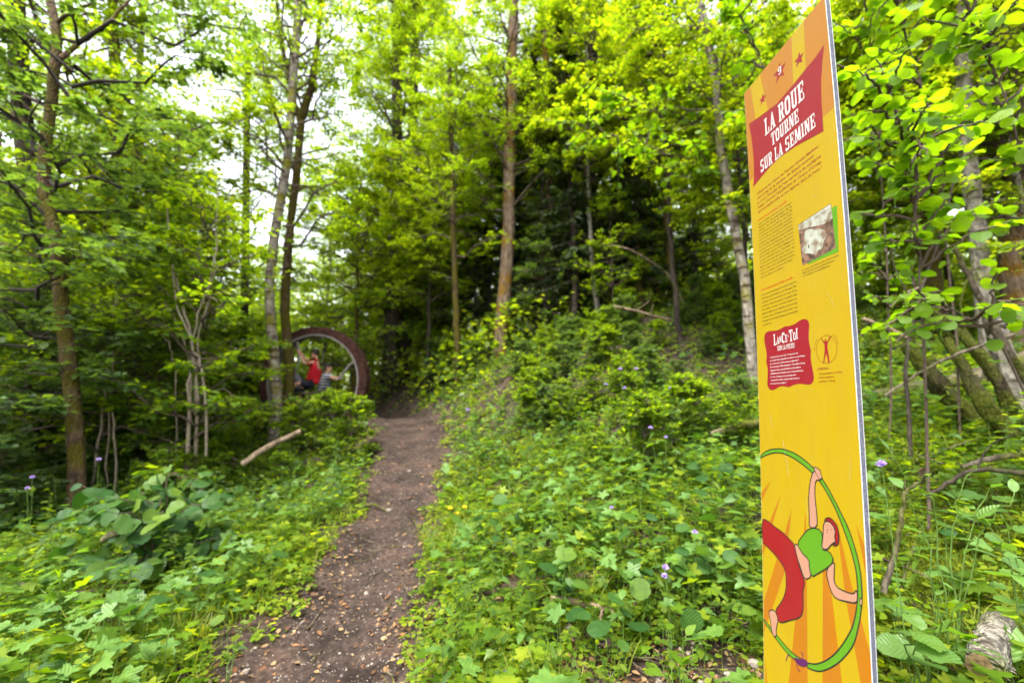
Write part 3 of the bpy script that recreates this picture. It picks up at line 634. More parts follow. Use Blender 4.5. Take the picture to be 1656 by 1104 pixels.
def ok(x, y):
    dx, w = path_s(np.array([x]), np.array([y])); return abs(dx[0]) > w[0]+.25
fill('shrub', 30, -1.2, -.5, 5.9, 8.6, (.3, .62), .4, 23)
fill('shrub', 46, .0, .9, 4.6, 10, (.25, .6), .4, 24)
fill('shrubteal', 30, .02, .8, 5.0, 10, (.25, .6), .4, 25)
fill('shrubteal', 14, -1.25, -.7, 6.0, 8.4, (.35, .7), .4, 26)
ok = ok_keep
for b, y, k, s, lab in ((-.36, 15.5, 'mid', 1.15, 'leafy tree filling the gap between the forked trunk and the two dark trunks'), (-.44, 18.5, 'mid', 1.3, 'tall leafy tree far behind the wheel'), (-.30, 19, 'mid', 1.3, 'leafy tree far behind the end of the path'),
                        (-.93, 6.6, 'sap', 1.0, 'leafy sapling between the mossy trunk and the pale hazel stems'), (-.86, 7.4, 'sapdark', 1.15, 'blue green sapling close behind the pale hazel stems, on their left'),
                        (-1.12, 7.0, 'sap', 1.2, 'sapling behind the mossy trunk at the left edge'),
                        (-.13, 12.4, 'shrub', .9, 'shrub on the shaded slope above the end of the path'), (-.16, 13.4, 'shrubteal', 1.1, 'blue green shrub on the shaded slope above the end of the path'), (-.10, 11.3, 'shrubteal', .6, 'small shrub at the foot of the slender brown trunk'),
                        (-.20, 14.6, 'shrub', 1.3, 'wide shrub closing the end of the path'), (-.09, 14.0, 'spruce', .34, 'tiny dark spruce on the slope above the end of the path'), (-.14, 15.4, 'spruce', .42, 'young dark spruce beside the two thick dark trunks')):
    plant_tree(k, b*y, y, lab, None, s)
# understory boughs that reach into the upper part of the view
for x, y, k, s, lab in ((2.1, 10.6, 'brightup', 1.0, 'tree with bright yellow green boughs hanging over the bank left of the sign'), (3.3, 8.4, 'brightup', .85, 'tree with glowing round leaves behind the top of the sign'),
                        (-2.6, 13.6, 'bright', 1.05, 'tree whose light green boughs hang above the end of the path'), (-8.2, 8.2, 'teal', .9, 'field maple with blue green leaves behind the mossy trunk'),
                        (-6.2, 8.4, 'mid', .62, 'leafy tree rising behind the pale hazel stems'), (-.2, 15.0, 'mid', 1.3, 'layered green tree right of the two thick dark trunks'),
                        (.9, 11.5, 'sapdark', .9, 'blue green young tree right of the tall grey trunk')):
    plant_tree(k, x, y, lab, None, s)

# the far wood closing the view
A = Acc(); rf = np.random.default_rng(77); n = 110000
a = rf.uniform(-1.15, 1.15, n)*1.1; R_ = rf.uniform(42, 75, n); X = R_*np.sin(a); Y = R_*np.cos(a)
top = 7+7*hash_noise(X, Y, 5.5, 88)+5*hash_noise(X, Y, 1.7, 89)+.10*(R_-42); Z = ground_z(X, Y, False)+top*rf.random(n)**1.15
clump = hash_noise(X+Z*.7, Y+Z*1.3, 1.6, 90) > .30; X, Y, Z = X[clump], Y[clump], Z[clump]; n = len(X)
d = rf.normal(0, 1, (n, 3)); A.inst(T_far, np.stack([X, Y, Z], -1), frames(d, np.array([0, -.4, 1.])+rf.normal(0, .6, (n, 3)), rf.uniform(.3, .7, n)), 0)
tag(link('distant_woodland', A.mesh('distant_woodland', [M['leaf_bright']])), 'sunlit green mass of far trees closing off the view between the trunks', None, None, 'stuff')

A = Acc(); n = 90000; a = rf.uniform(-1.2, 1.2, n); R_ = rf.uniform(10.5, 40, n); X = R_*np.sin(a); Y = R_*np.cos(a)
dx_, w_ = path_s(X, Y); keep = (np.abs(dx_) > w_+.3) & (hash_noise(X, Y, 1.9, 91) > .42) & ~((X < -3.0) & (X > -5.8) & (Y < 13)); X, Y = X[keep], Y[keep]; n = len(X)
top = (.5+1.9*hash_noise(X, Y, 1.3, 92))*(.7+.4*hash_noise(X, Y, 6, 93)); Z = ground_z(X, Y, False)+top*rf.random(n)**.7; d = rf.normal(0, 1, (n, 3)); d[:, 2] *= .5
A.inst(T_mid, np.stack([X, Y, Z], -1), frames(d, np.array([0, 0, 1.])+rf.normal(0, .5, (n, 3)), rf.uniform(.07, .2, n)), 0)
tag(link('undergrowth', A.mesh('undergrowth', [M['leaf_bright']])), 'low leafy undergrowth covering the forest floor between the far trunks', None, None, 'stuff')
# ------------------------------------------------------------------ ground cover (nobody could count it)
def ground_normal(X, Y):
    e = .08; zx = (ground_z(X+e, Y, False)-ground_z(X-e, Y, False))/(2*e); zy = (ground_z(X, Y+e, False)-ground_z(X, Y-e, False))/(2*e)
    return norm(np.stack([-zx, -zy, np.ones_like(zx)], -1))
def scatter(n, seed, y0=1.0, y1=13.0, power=1.6, edge=.0, clump=None, cl_scale=.8, thr=.45, spread=1.3, inside=False, fade=.3):
    """points over the ground seen by the camera, denser near it; keeps off the path"""
    rg = np.random.default_rng(seed)
    Y = y0+(y1-y0)*rg.random(n)**power; X = rg.uniform(-1, 1, n)*(Y*spread+.8)
    dx, w = path_s(X, Y); off = np.abs(dx)-w
    if inside: keep = off < edge
    else:
        keep = off > edge; near = np.clip((off-edge)/fade, 0, 1); keep &= rg.random(n) < .15+.85*near
        bare = np.exp(-((X-.82)/.62)**4-((Y-2.05)/.52)**4)*(.35+1.1*hash_noise(X, Y, .18, 55)); keep &= rg.random(n) > bare
        mossy = np.exp(-((X-2.6)/1.15)**4-((Y-2.4)/1.25)**4); keep &= rg.random(n) > mossy*.78
    if clump is not None: keep &= hash_noise(X, Y, cl_scale, clump)+.25*(rg.random(n)-.5) > thr
    X, Y = X[keep], Y[keep]
    return X, Y, ground_z(X, Y), rg
def flat_leaves(A, X, Y, Z, rg, T, size, h, tilt, mat=0, smin=.55):
    n = len(X); N = ground_normal(X, Y)
    az = rg.uniform(0, 6.28, n); d = np.stack([np.cos(az), np.sin(az), rg.normal(0, .18, n)], -1)
    hh = rg.uniform(h[0], h[1], n)
    P = np.stack([X, Y, Z+hh], -1)
    A.inst(T, P, frames(d, N*.6+np.array([0, 0, .4])+rg.normal(0, tilt, (n, 3)), size*rg.uniform(smin, 1.25, n)), mat)
    return P, hh
def stalks(A, P, Z, mat, r=.0012, lean=None, rg=rng):
    n = len(P); B = P.copy(); B[:, 2] = Z-.01; B[:, :2] += rg.normal(0, .02, (n, 2))
    Mid = (P+B)/2+rg.normal(0, .006, (n, 3))
    tubes(np.stack([B, Mid, P], 1), np.ones((n, 1))*np.array([[r*1.5, r, r*.8]]), 3, A, mat)

GC = Acc()
X, Y, Z, rg = scatter(26000, 9, 9, 24, 1.0, .05, 27, 1.2, .36); flat_leaves(GC, X, Y, Z, rg, T_mid, .11, (.01, .22), .5, 3)
X, Y, Z, rg = scatter(48000, 1, 1.2, 6.5, 1.35, .0, 28, .28, .30, fade=.35); flat_leaves(GC, X, Y, Z, rg, T_tref, .042, (.01, .06), .3, 0)
X, Y, Z, rg = scatter(36000, 2, 4, 13, 1.1, .0, 29, .4, .36); flat_leaves(GC, X, Y, Z, rg, T_tref, .058, (.01, .09), .35, 0)
X, Y, Z, rg = scatter(9000, 3, 1.2, 7.5, 1.3, .02, 21, .6, .42); P, h = flat_leaves(GC, X, Y, Z, rg, T_five, .042, (.05, .14), .3, 1); stalks(GC, P, Z, 2)
X, Y, Z, rg = scatter(22000, 4, 1.2, 10, 1.3, .02, 22, .5, .35); flat_leaves(GC, X, Y, Z, rg, T_ovate, .055, (.01, .09), .55, 0)
X, Y, Z, rg = scatter(9000, 5, 6, 14, 1.0, .1, 23, .9, .40); flat_leaves(GC, X, Y, Z, rg, T_mid, .09, (.03, .25), .45, 1)
tag(link('ground_cover', GC.mesh('ground_cover', [M['cover'], M['leaf_mid'], M['stem_green'], M['leaf_dark']])), 'bright yellow green carpet of small leafed plants on both sides of the path', None, None, 'stuff')

PL = Acc()     # palmate and lobed leaves on stalks
X, Y, Z, rg = scatter(1500, 9, 1.6, 7, 1.2, .15, 58, 1.1, .54); P, h = flat_leaves(PL, X, Y, Z, rg, T_palm, .15, (.16, .38), .3, 1); stalks(PL, P, Z, 2, .0018)
X, Y, Z, rg = scatter(2200, 10, 2.4, 8, 1.2, .2, 59, .9, .52); P, h = flat_leaves(PL, X, Y, Z, rg, T_hazel, .11, (.12, .34), .4, 3); stalks(PL, P, Z, 2, .0016)
X, Y, Z, rg = scatter(6500, 6, 1.3, 8, 1.3, .03, 24, .7, .48); P, h = flat_leaves(PL, X, Y, Z, rg, T_palm, .115, (.06, .26), .28, 0); stalks(PL, P, Z, 2)
X, Y, Z, rg = scatter(3200, 7, 1.4, 7, 1.2, .12, 25, .8, .5); P, h = flat_leaves(PL, X, Y, Z, rg, T_maple, .12, (.10, .26), .28, 1); stalks(PL, P, Z, 2)
X, Y, Z, rg = scatter(5000, 8, 5, 12, 1.0, .1, 26, .9, .45); P, h = flat_leaves(PL, X, Y, Z, rg, T_palm, .11, (.06, .26), .35, 1)
tag(link('lobed_leaf_plants', PL.mesh('lobed_leaf_plants', [M['cover'], M['leaf_pale'], M['stem_green'], M['leaf_shrub']])), 'pale green lobed leaves of low herbs standing over the ground cover', None, None, 'stuff')

WD = Acc()     # upright weeds with pairs of leaves
def weeds(n, seed, y0, y1, H, size, T, mat, clump, thr, k=7, edge=.15):
    X, Y, Z, rg = scatter(n, seed, y0, y1, 1.25, edge, clump, .8, thr); n = len(X)
    h = H*rg.uniform(.5, 1.3, n); lean = rg.normal(0, .16, (n, 2))*h[:, None]
    B = np.stack([X, Y, Z-.01], -1); Tp = B+np.stack([lean[:, 0], lean[:, 1], h], -1)
    tubes(np.stack([B, (B+Tp)/2+np.stack([lean[:, 0]*-.15, lean[:, 1]*-.15, 0*h], -1), Tp], 1), np.ones((n, 1))*np.array([[.0028, .002, .001]]), 3, WD, 2)
    t = np.linspace(.3, 1, k)[None]*np.ones((n, 1)); P = B[:, None]+(Tp-B)[:, None]*t[..., None]
    az = rg.uniform(0, 6.28, (n, 1))+np.arange(k)[None]*2.2
    d = np.stack([np.cos(az), np.sin(az), rg.normal(.15, .25, (n, k))], -1); nn = np.array([0, 0, 1.])+rg.normal(0, .25, (n, k, 3))
    s = size*(1.15-.6*t)*rg.uniform(.7, 1.2, (n, k))
    WD.inst(T, P.reshape(-1, 3), frames(d.reshape(-1, 3), nn.reshape(-1, 3), s.ravel()), mat)
weeds(1800, 31, 1.5, 8, .22, .075, T_ovate, 0, 41, .45)
weeds(900, 32, 2.2, 9, .42, .11, T_lance, 0, 42, .50, 11)
weeds(700, 35, 2.6, 8, .45, .10, T_ovate, 0, 45, .52, 10, .35)
weeds(420, 36, 2.4, 7, .38, .12, T_maple, 0, 46, .55, 8, .4)
weeds(1500, 33, 5, 13, .5, .12, T_ovate, 1, 43, .42, 9)
weeds(500, 34, 2.4, 7, .35, .12, T_ovate, 3, 44, .52, 7)
tag(link('weeds', WD.mesh('weeds', [M['leaf_mid'], M['leaf_teal'], M['stem_green'], M['leaf_pale']])), 'upright leafy weeds scattered through the low plants', None, None, 'stuff')

GR = Acc()
def grass(n, seed, y0, y1, L, k, clump, thr, edge=.0, wid=1.0):
    X, Y, Z, rg = scatter(n, seed, y0, y1, 1.3, edge, clump, .6, thr, fade=.1); n = len(X)
    for q in range(k):
        az = rg.uniform(0, 6.28, n); lean = rg.uniform(.15, .9, n)
        d = np.stack([np.cos(az)*lean, np.sin(az)*lean, np.ones(n)], -1); nn = np.stack([-np.cos(az), -np.sin(az), lean*.3], -1)
        P = np.stack([X+rg.normal(0, .018, n), Y+rg.normal(0, .018, n), Z-.01], -1); s = L*rg.uniform(.45, 1.25, n)
        sc = np.stack([s*wid*rg.uniform(.7, 1.3, n), s, s*1.0], -1)
        GR.inst(T_blade, P, frames(d, nn, sc), 0)
grass(3600, 51, 1.3, 6.5, .16, 9, 61, .44, .0, .7)
grass(2600, 52, 4, 11, .22, 6, 62, .45)
grass(420, 53, 1.3, 5.5, .28, 12, 63, .55, .02, .45)
grass(60, 54, 2.0, 5.5, .2, 8, None, 0, -.05)
tag(link('grass', GR.mesh('grass', [M['grass']])), 'bright green grass tufts along the path edges and on the bank', None, None, 'stuff')

LT = Acc()     # dead leaves and gravel
for n, sd, ins, sz in ((3600, 71, True, .038), (6200, 72, False, .05)):
    X, Y, Z, rg = scatter(n, sd, 1.2, 10, 1.2, .12 if ins else -.3, None, spread=1.1 if not ins else .9, inside=ins)
    flat_leaves(LT, X, Y, Z, rg, T_ovate, sz, (.002, .012), .35, 0)
X, Y, Z, rg = scatter(1400, 73, 1.6, 3.6, 1, .35, None, inside=True); flat_leaves(LT, X, Y, Z, rg, T_round, .03, (.002, .012), .4, 0)
rg = np.random.default_rng(74); X = rg.normal(.85, .4, 1500); Y = rg.normal(2.05, .35, 1500); flat_leaves(LT, X, Y, ground_z(X, Y), rg, T_ovate, .04, (.002, .012), .4, 0)
X, Y, Z, rg = scatter(16000, 75, 1.2, 9, 1.2, -.22, 57, .35, .5, spread=.8, fade=.01); dx_, w_ = path_s(X, Y); kk = np.abs(np.abs(dx_)-w_) < .20; flat_leaves(LT, X[kk], Y[kk], Z[kk], rg, T_ovate, .038, (.002, .018), .5, 0)
tag(link('leaf_litter', LT.mesh('leaf_litter', [M['litter']])), 'dead brown and tan leaves lying on the path and along its edges', None, None, 'stuff')
def ico(sub=1):
    bm = bmesh.new(); bmesh.ops.create_icosphere(bm, subdivisions=sub, radius=1)
    v = np.array([p.co[:] for p in bm.verts]); f = np.array([[p.index for p in q.verts] for q in bm.faces]); bm.free()
    return v, f
iv, ifc = ico(1)
def stone_T(seed):
    r = np.random.default_rng(seed); v = iv*(1+r.normal(0, .14, (len(iv), 1)))*np.array([1, .75, .5]); return dict(v=v, f3=ifc, f4=np.zeros((0, 4), int), uv=v[:, :2]*0)
GV = Acc(); TW_ = Acc()
for q in range(4):
    X, Y, Z, rg = scatter(4200, 80+q, 1.3, 10, 1.5, .05, None, spread=.9, inside=True); n = len(X)
    s = .0045+.011*rg.random(n)**4; az = rg.uniform(0, 6.28, n)
    GV.inst(stone_T(q), np.stack([X, Y, Z+s*.1], -1), frames(np.stack([np.cos(az), np.sin(az), 0*az], -1), np.array([0, 0, 1.])+rg.normal(0, .3, (n, 3)), s), q % 2)
rg = np.random.default_rng(85); n = 260; X = rg.normal(.95, .45, n); Y = rg.normal(2.05, .3, n); s = .006+.02*rg.random(n)**3; az = rg.uniform(0, 6.28, n)
GV.inst(stone_T(9), np.stack([X, Y, ground_z(X, Y)+s*.1], -1), frames(np.stack([np.cos(az), np.sin(az), 0*az], -1), np.array([0, 0, 1.])+rg.normal(0, .3, (n, 3)), s), 0)
tag(link('gravel', GV.mesh('gravel', [M['stone'], M['stone_dark']])), 'small pale pebbles pressed into the dirt of the path', None, None, 'stuff')
# dead twigs lying about
def twig_set(n, seed, xs, ys, L, r):
    rg = np.random.default_rng(seed); X = rg.uniform(*xs, n); Y = rg.uniform(*ys, n); az = rg.uniform(0, 6.28, n); l = L*rg.uniform(.4, 1.3, n)
    t = np.linspace(-.5, .5, 5); PX_ = X[:, None]+np.cos(az)[:, None]*t*l[:, None]; PY_ = Y[:, None]+np.sin(az)[:, None]*t*l[:, None]
    P = np.stack([PX_, PY_, ground_z(PX_, PY_)+r+rg.uniform(0, .02, (n, 1))], -1); P += rg.normal(0, .008, P.shape)
    tubes(P, np.ones((n, 1))*np.array([[.6, .9, 1, .9, .5]])*r, 4, TW_, 0)
twig_set(110, 91, (.3, 1.9), (1.7, 3.0), .25, .0035); twig_set(90, 92, (-4, 4), (2, 7), .4, .005); twig_set(90, 93, (2.2, 6), (2.6, 7), .9, .010); twig_set(30, 94, (-1.8, -.6), (2.0, 8), .2, .004)
tag(link('fallen_twigs', TW_.mesh('fallen_twigs', [M['wood_grey']])), 'thin dead twigs scattered over soil and plants', None, None, 'stuff')

# moss on the bank and round the birch log
MS = Acc()
T_mossb = dict(v=np.array([(-.25, 0, 0), (.25, 0, 0), (0, 1, .1)], float), f3=np.array([(0, 1, 2)]), f4=np.zeros((0, 4), int), uv=np.zeros((3, 2)))
def moss_patch(A, cx, cy, rx, ry, n, seed, hump=.0, s=.022):
    rg = np.random.default_rng(seed); a = rg.uniform(0, 6.28, n); q = np.sqrt(rg.random(n)); X = cx+np.cos(a)*q*rx; Y = cy+np.sin(a)*q*ry
    Z = ground_z(X, Y)+hump*(1-q**2)
    d = rg.normal(0, .8, (n, 3)); d[:, 2] = 1
    A.inst(T_mossb, np.stack([X, Y, Z], -1), frames(d, rg.normal(0, 1, (n, 3)), s*rg.uniform(.6, 1.3, n)), 0)
moss_patch(MS, 2.3, 2.2, 1.2, 1.1, 60000, 1, .02, .02); moss_patch(MS, 2.9, 3.0, 1.0, .9, 16000, 2, .03, .025); moss_patch(MS, 4.6, 4.8, 1.6, 1.0, 12000, 3, .05, .035)
tag(link('moss', MS.mesh('moss', [M['moss']])), 'deep green moss carpet on the ground right of the sign', None, None, 'stuff')
def mound(label, px, py, Y, r, h, seed):
    x, y, z = at(px, py, Y); z = gz(x, y)
    t = thing('moss_mound', label, 'moss mound', (x, y, z), 0)
    rg = np.random.default_rng(seed); n = 14; A_ = Acc(); u = np.linspace(0, 1, n); a = np.linspace(0, 6.283, 25)[:-1]
    V = [(r*q*math.cos(b)*(1+.2*math.sin(3*b+seed)), r*.8*q*math.sin(b), h*(1-q**2)**.8-.05) for q in u for b in a]
    F = [(i*24+j, i*24+(j+1) % 24, (i+1)*24+(j+1) % 24, (i+1)*24+j) for i in range(n-1) for j in range(24)]
    A_.add(V, None, F); o = link('mound_body', A_.mesh('mound', [M['moss']], True), t)
    B = Acc(); m = 5000; q = np.sqrt(rg.random(m)); b = rg.uniform(0, 6.283, m); f = 1+.2*np.sin(3*b+seed)
    P = np.stack([r*q*np.cos(b)*f, r*.8*q*np.sin(b), h*(1-q**2)**.8-.05], -1); d = rg.normal(0, .7, (m, 3)); d[:, 2] = 1
    B.inst(T_mossb, P, frames(d, rg.normal(0, 1, (m, 3)), .035*rg.uniform(.6, 1.3, m)), 0); tag(link('moss_tuft', B.mesh('moss_tuft', [M['moss']]), t), None, None, None, 'stuff')
mound('yellow green mossy hummock on the bank, left one of the pair', 862, 662, 7.6, .28, .2, 1)
mound('yellow green mossy hummock on the bank, right and wider one of the pair', 905, 672, 7.3, .34, .22, 2)
mound('small moss hummock higher up the bank behind the lilac flowers', 995, 590, 8.0, .25, .2, 3)

# ------------------------------------------------------------------ single stones, sticks, logs
sv, sf = ico(2)
def stone(label, px, py, Y, s, mat='stone', seed=0, sq=.6, name='stone'):
    x, y, _ = at(px, py, Y); z = gz(x, y); r = np.random.default_rng(seed)
    v = sv*(1+.16*(np.sin(sv@r.normal(0, 2.2, 3))[:, None])+.10*np.sin(sv@r.normal(0, 5, 3))[:, None]+r.normal(0, .02, (len(sv), 1)))*np.array([1, .8, sq])*s
    A_ = Acc(); A_.add(v, sf); o = link(name, A_.mesh(name, [M[mat]], False), None, (x, y, z+s*sq*.3)); o.rotation_euler = (0, .2, r.uniform(0, 6)); return tag(o, label, name.replace('_', ' '))
def on_ground(px, py):
    """distance at which a photo pixel meets the ground"""
    Ys = np.linspace(1.0, 16, 1500); best = None
    for Yv in Ys:
        x, y, z = at(px, py, Yv)
        if z <= gz(x, y): return Yv
    return 12.0
for lab, px, py, s, m, sd in (('white stone in the bare soil left of the leafy rosette', 920, 1018, .032, 'stone', 1), ('white stone at the bottom edge of the picture, left of the leafy rosette', 895, 1094, .036, 'stone', 2),
        ('pale upright stone in the eroded soil above the leafy rosette', 1096, 1008, .028, 'stone', 3), ('pinkish stone lowest on the right of the bare soil by the sign', 1180, 1096, .03, 'stone', 4), ('round white stone half under leaves at the foot of the sign', 1222, 1076, .034, 'stone', 5),
        ('dark brown rounded stone among the plants at the left edge', 40, 948, .075, 'stone_dark', 6), ('flat pale stone lying on the lower part of the path', 592, 960, .022, 'stone', 7),
        ('pale stone at the bottom of the path beside brown leaves', 398, 1086, .024, 'stone', 8), ('greyish stone jutting from the middle of the path beside a root', 627, 826, .04, 'stone', 9), ('small pale stone on the path just below its middle', 575, 892, .024, 'stone', 10),
        ('pale stone on the left path edge halfway up', 590, 770, .03, 'stone', 11), ('tiny pale stone on the upper path near the right edge', 662, 762, .03, 'stone', 12)):
    stone(lab, px, py, on_ground(px, py), s, m, sd)
def log_thing(name, label, cat, pts, r0, r1, mat, sides=12, amp=.1, stubs=(), end_mat=None, n=20, loc=None, seed=0):
    P = np.array(pts, float); b = P[0].copy(); t = thing(name, label, cat, tuple(b)); A_ = Acc()
    Q = resample(P, n, .004)-b; noisy_tube(A_, Q, np.linspace(r0, r1, n), sides, amp*1.5, 0, seed)
    link('stem' if name != 'birch_log' else 'bark', A_.mesh(name, [M[mat]], True), t)
    for s_ in stubs:
        B = Acc(); S = resample(np.array(s_[0], float), 8, .003)-b; noisy_tube(B, S, np.linspace(s_[1], s_[1]*.4, 8), 7, .08); link('side_branch', B.mesh('side_branch', [M[mat]], True), t)
    return t, b
def gpt(px, py, Y, dz=0): p = at(px, py, Y); return (p[0], p[1], p[2]+dz)
log_thing('fallen_branch', 'pale bare stick pointing up to the right from the plants left of the path', 'branch', [gpt(392, 750, 6.3), gpt(430, 724, 6.45), gpt(486, 697, 6.7)], .045, .035, 'wood_bare', 10, .05)
log_thing('fallen_branch', 'peeling brown branch piece lying on the bank above the bare soil', 'branch', [gpt(892, 966, 2.85), gpt(935, 973, 2.8), gpt(985, 985, 2.72), gpt(992, 1000, 2.68)], .019, .012, 'wood_bare', 9, .12, [([gpt(975, 983, 2.62), gpt(970, 1004, 2.55)], .01)])
Yr = on_ground(622, 828)
log_thing('root', 'dark exposed root stub sticking out of the middle of the path', 'root', [gpt(575, 818, Yr+.1, -.02), gpt(600, 818, Yr, .02), gpt(622, 828, Yr, .03), gpt(628, 836, Yr-.05, -.02)], .018, .012, 'wood_grey', 8, .1)
log_thing('dead_wood', 'weathered brown piece of wood caught in the big leaved shrub at the left', 'wood', [gpt(166, 872, 3.75), gpt(190, 858, 3.7), gpt(214, 846, 3.75)], .022, .034, 'wood_grey', 9, .25)
log_thing('fallen_branch', 'pale arched dead branch hanging in front of the dark spruces', 'branch', [gpt(985, 396, 9.8), gpt(1020, 404, 9.8), gpt(1055, 425, 9.9), gpt(1085, 450, 10), gpt(1110, 500, 10.1)], .02, .03, 'wood_bare', 7, .05)
log_thing('fallen_branch', 'forked pale dead branch lying across the top of the bank', 'branch', [gpt(992, 495, 9.2), gpt(1030, 503, 9.1), gpt(1070, 514, 9.0), gpt(1090, 520, 9.0)], .03, .02, 'wood_bare', 8, .06, [([gpt(1028, 503, 9.1), gpt(1050, 487, 9.1)], .018), ([gpt(1052, 509, 9.0), gpt(1056, 492, 9.0)], .012)])
log_thing('fallen_log', 'grey brown log poking out to the left from behind the sign', 'log', [gpt(1150, 700, 4.9, -.02), gpt(1190, 689, 4.8), gpt(1235, 684, 4.6), gpt(1300, 676, 4.5)], .035, .05, 'wood_grey', 12, .08)
log_thing('fallen_log', 'long brown fallen log behind the sign, crossed by two mossy branches', 'log', [gpt(1380, 650, 5.6), gpt(1480, 630, 5.5), gpt(1580, 608, 5.4), gpt(1700, 570, 5.3)], .085, .11, 'wood_grey', 14, .08)
log_thing('mossy_branch', 'thick moss covered leaning branch, left one crossing the fallen log', 'branch', [gpt(1468, 560, 4.6), gpt(1500, 600, 4.5), gpt(1560, 665, 4.4), gpt(1640, 725, 4.2)], .055, .10, 'bark_moss', 14, .3, [([gpt(1480, 560, 4.55), gpt(1465, 500, 4.6), gpt(1462, 470, 4.7), gpt(1490, 390, 4.8), gpt(1510, 340, 4.9)], .02)], None, 30, None, 3)
log_thing('mossy_branch', 'mossy leaning branch with a broken grey tip, right one crossing the fallen log', 'branch', [gpt(1528, 548, 4.2), gpt(1560, 600, 4.1), gpt(1590, 650, 4.0), gpt(1640, 705, 3.9)], .036, .075, 'bark_moss', 12, .25)
log_thing('dead_pole', 'dead leaning pole with a snapped top on the right side of the picture', 'branch', [gpt(1543, 402, 3.6), gpt(1580, 470, 3.6), gpt(1622, 550, 3.6), gpt(1675, 640, 3.6), gpt(1740, 740, 3.6)], .02, .034, 'wood_grey', 10, .08)
log_thing('fallen_branch', 'brown dead branch reaching in from the right edge above the moss', 'branch', [gpt(1555, 755, 3.2), gpt(1600, 742, 3.2), gpt(1700, 728, 3.2)], .012, .024, 'wood_grey', 9, .08)
log_thing('fallen_branch', 'thin dead branch sloping down left below the dead leaning pole', 'branch', [gpt(1480, 745, 4.0), gpt(1560, 716, 4.0), gpt(1690, 680, 4.1)], .010, .016, 'wood_grey', 7, .08)
log_thing('fallen_branch', 'pale grey lichened branch lying in the green behind the sign edge', 'branch', [gpt(1395, 515, 6.5), gpt(1440, 532, 6.4), gpt(1490, 560, 6.3)], .03, .02, 'wood_bare', 8, .1)
log_thing('dead_sapling', 'crooked bare brown stem rising beside the sign edge', 'branch', [gpt(1428, 950, 1.9, -.02), gpt(1445, 900, 1.9), gpt(1456, 850, 1.9), gpt(1464, 800, 1.9), gpt(1482, 782, 1.9), gpt(1502, 768, 1.85)], .011, .006, 'wood_grey', 9, .1, [([gpt(1464, 800, 1.9), gpt(1463, 775, 1.9)], .004)])
M['bark_log'] = bark_mat('bark_log', (.05, .04, .03), (.30, .27, .22), (.10, .11, .012), .55, scale=30, stretch=1)
log_thing('mossy_branch', 'arching moss coated branch above the fallen log at the far right', 'branch', [gpt(1656, 700, 4.2, -.1), gpt(1610, 610, 4.3), gpt(1560, 545, 4.5), gpt(1500, 500, 4.8), gpt(1440, 480, 5.1)], .065, .025, 'bark_moss', 12, .3, [([gpt(1560, 545, 4.5), gpt(1555, 480, 4.5), gpt(1575, 420, 4.6)], .015)], None, 30, None, 5)
log_thing('dead_branch', 'thin grey branch fallen across the two mossy branches', 'branch', [gpt(1430, 640, 4.2), gpt(1520, 585, 4.1), gpt(1640, 540, 4.0)], .012, .016, 'wood_grey', 8, .1)
log_thing('dead_branch', 'slender bent dead branch standing against the log pile', 'branch', [gpt(1470, 720, 3.9, -.1), gpt(1466, 600, 4.0), gpt(1480, 500, 4.1), gpt(1520, 380, 4.2), gpt(1545, 280, 4.3)], .018, .008, 'bark_dark', 8, .1, [([gpt(1480, 500, 4.1), gpt(1450, 440, 4.2), gpt(1440, 400, 4.3)], .007)])
log_thing('dead_branch', 'dark fallen branch low over the moss at the right edge', 'branch', [gpt(1500, 800, 3.0), gpt(1580, 760, 2.9), gpt(1700, 770, 2.8)], .010, .018, 'bark_dark', 8, .12, [([gpt(1580, 760, 2.9), gpt(1600, 720, 2.9), gpt(1640, 700, 2.9)], .006)])
# birch log with sawn end, lower right corner
Yl = 1.62; p0 = np.array(gpt(1592, 1080, Yl)); p1 = np.array(gpt(1616, 1010, Yl+.22)); t, b = log_thing('birch_log', 'short sawn birch log with white bark lying in moss at the lower right corner', 'log', [tuple(p0), tuple((p0+p1)/2), tuple(p1)], .052, .05, 'bark_log', 22, .07, (), None, 14)
A_ = Acc(); ax = norm(p1-p0); X_ = norm(np.cross(ax, [0, 0, 1.])); Y_ = np.cross(ax, X_); a = np.linspace(0, 6.283, 23)[:-1]
ring = np.array([(X_*math.cos(q)+Y_*math.sin(q))*.046-ax*.004 for q in a]); A_.add(np.vstack([ring, [-ax*.005]]), [(22, (k+1) % 22, k) for k in range(22)]+[(22, k, (k+1) % 22) for k in range(22)][:0])
link('sawn_face', A_.mesh('sawn_face', [plain('sawn_wood', (.16, .11, .05), .85, .2, .5, 60, .4)]), t)
B = Acc()
for k in range(26):
    q = a[k % 22]+.1; u = rng.random(); c = p0-b+(p1-p0)*u*.9; rad = (X_*math.cos(q)+Y_*math.sin(q)); d = rad+rng.normal(0, .5, 3)
    B.inst(T_far, (c+rad*.05)[None], frames(d[None], rng.normal(0, 1, (1, 3)), np.array([.018*rng.uniform(.5, 1.2)])), 0)
tag(link('peeling_bark', B.mesh('peeling_bark', [M['bark_pale']]), t), None, None, None, 'stuff')

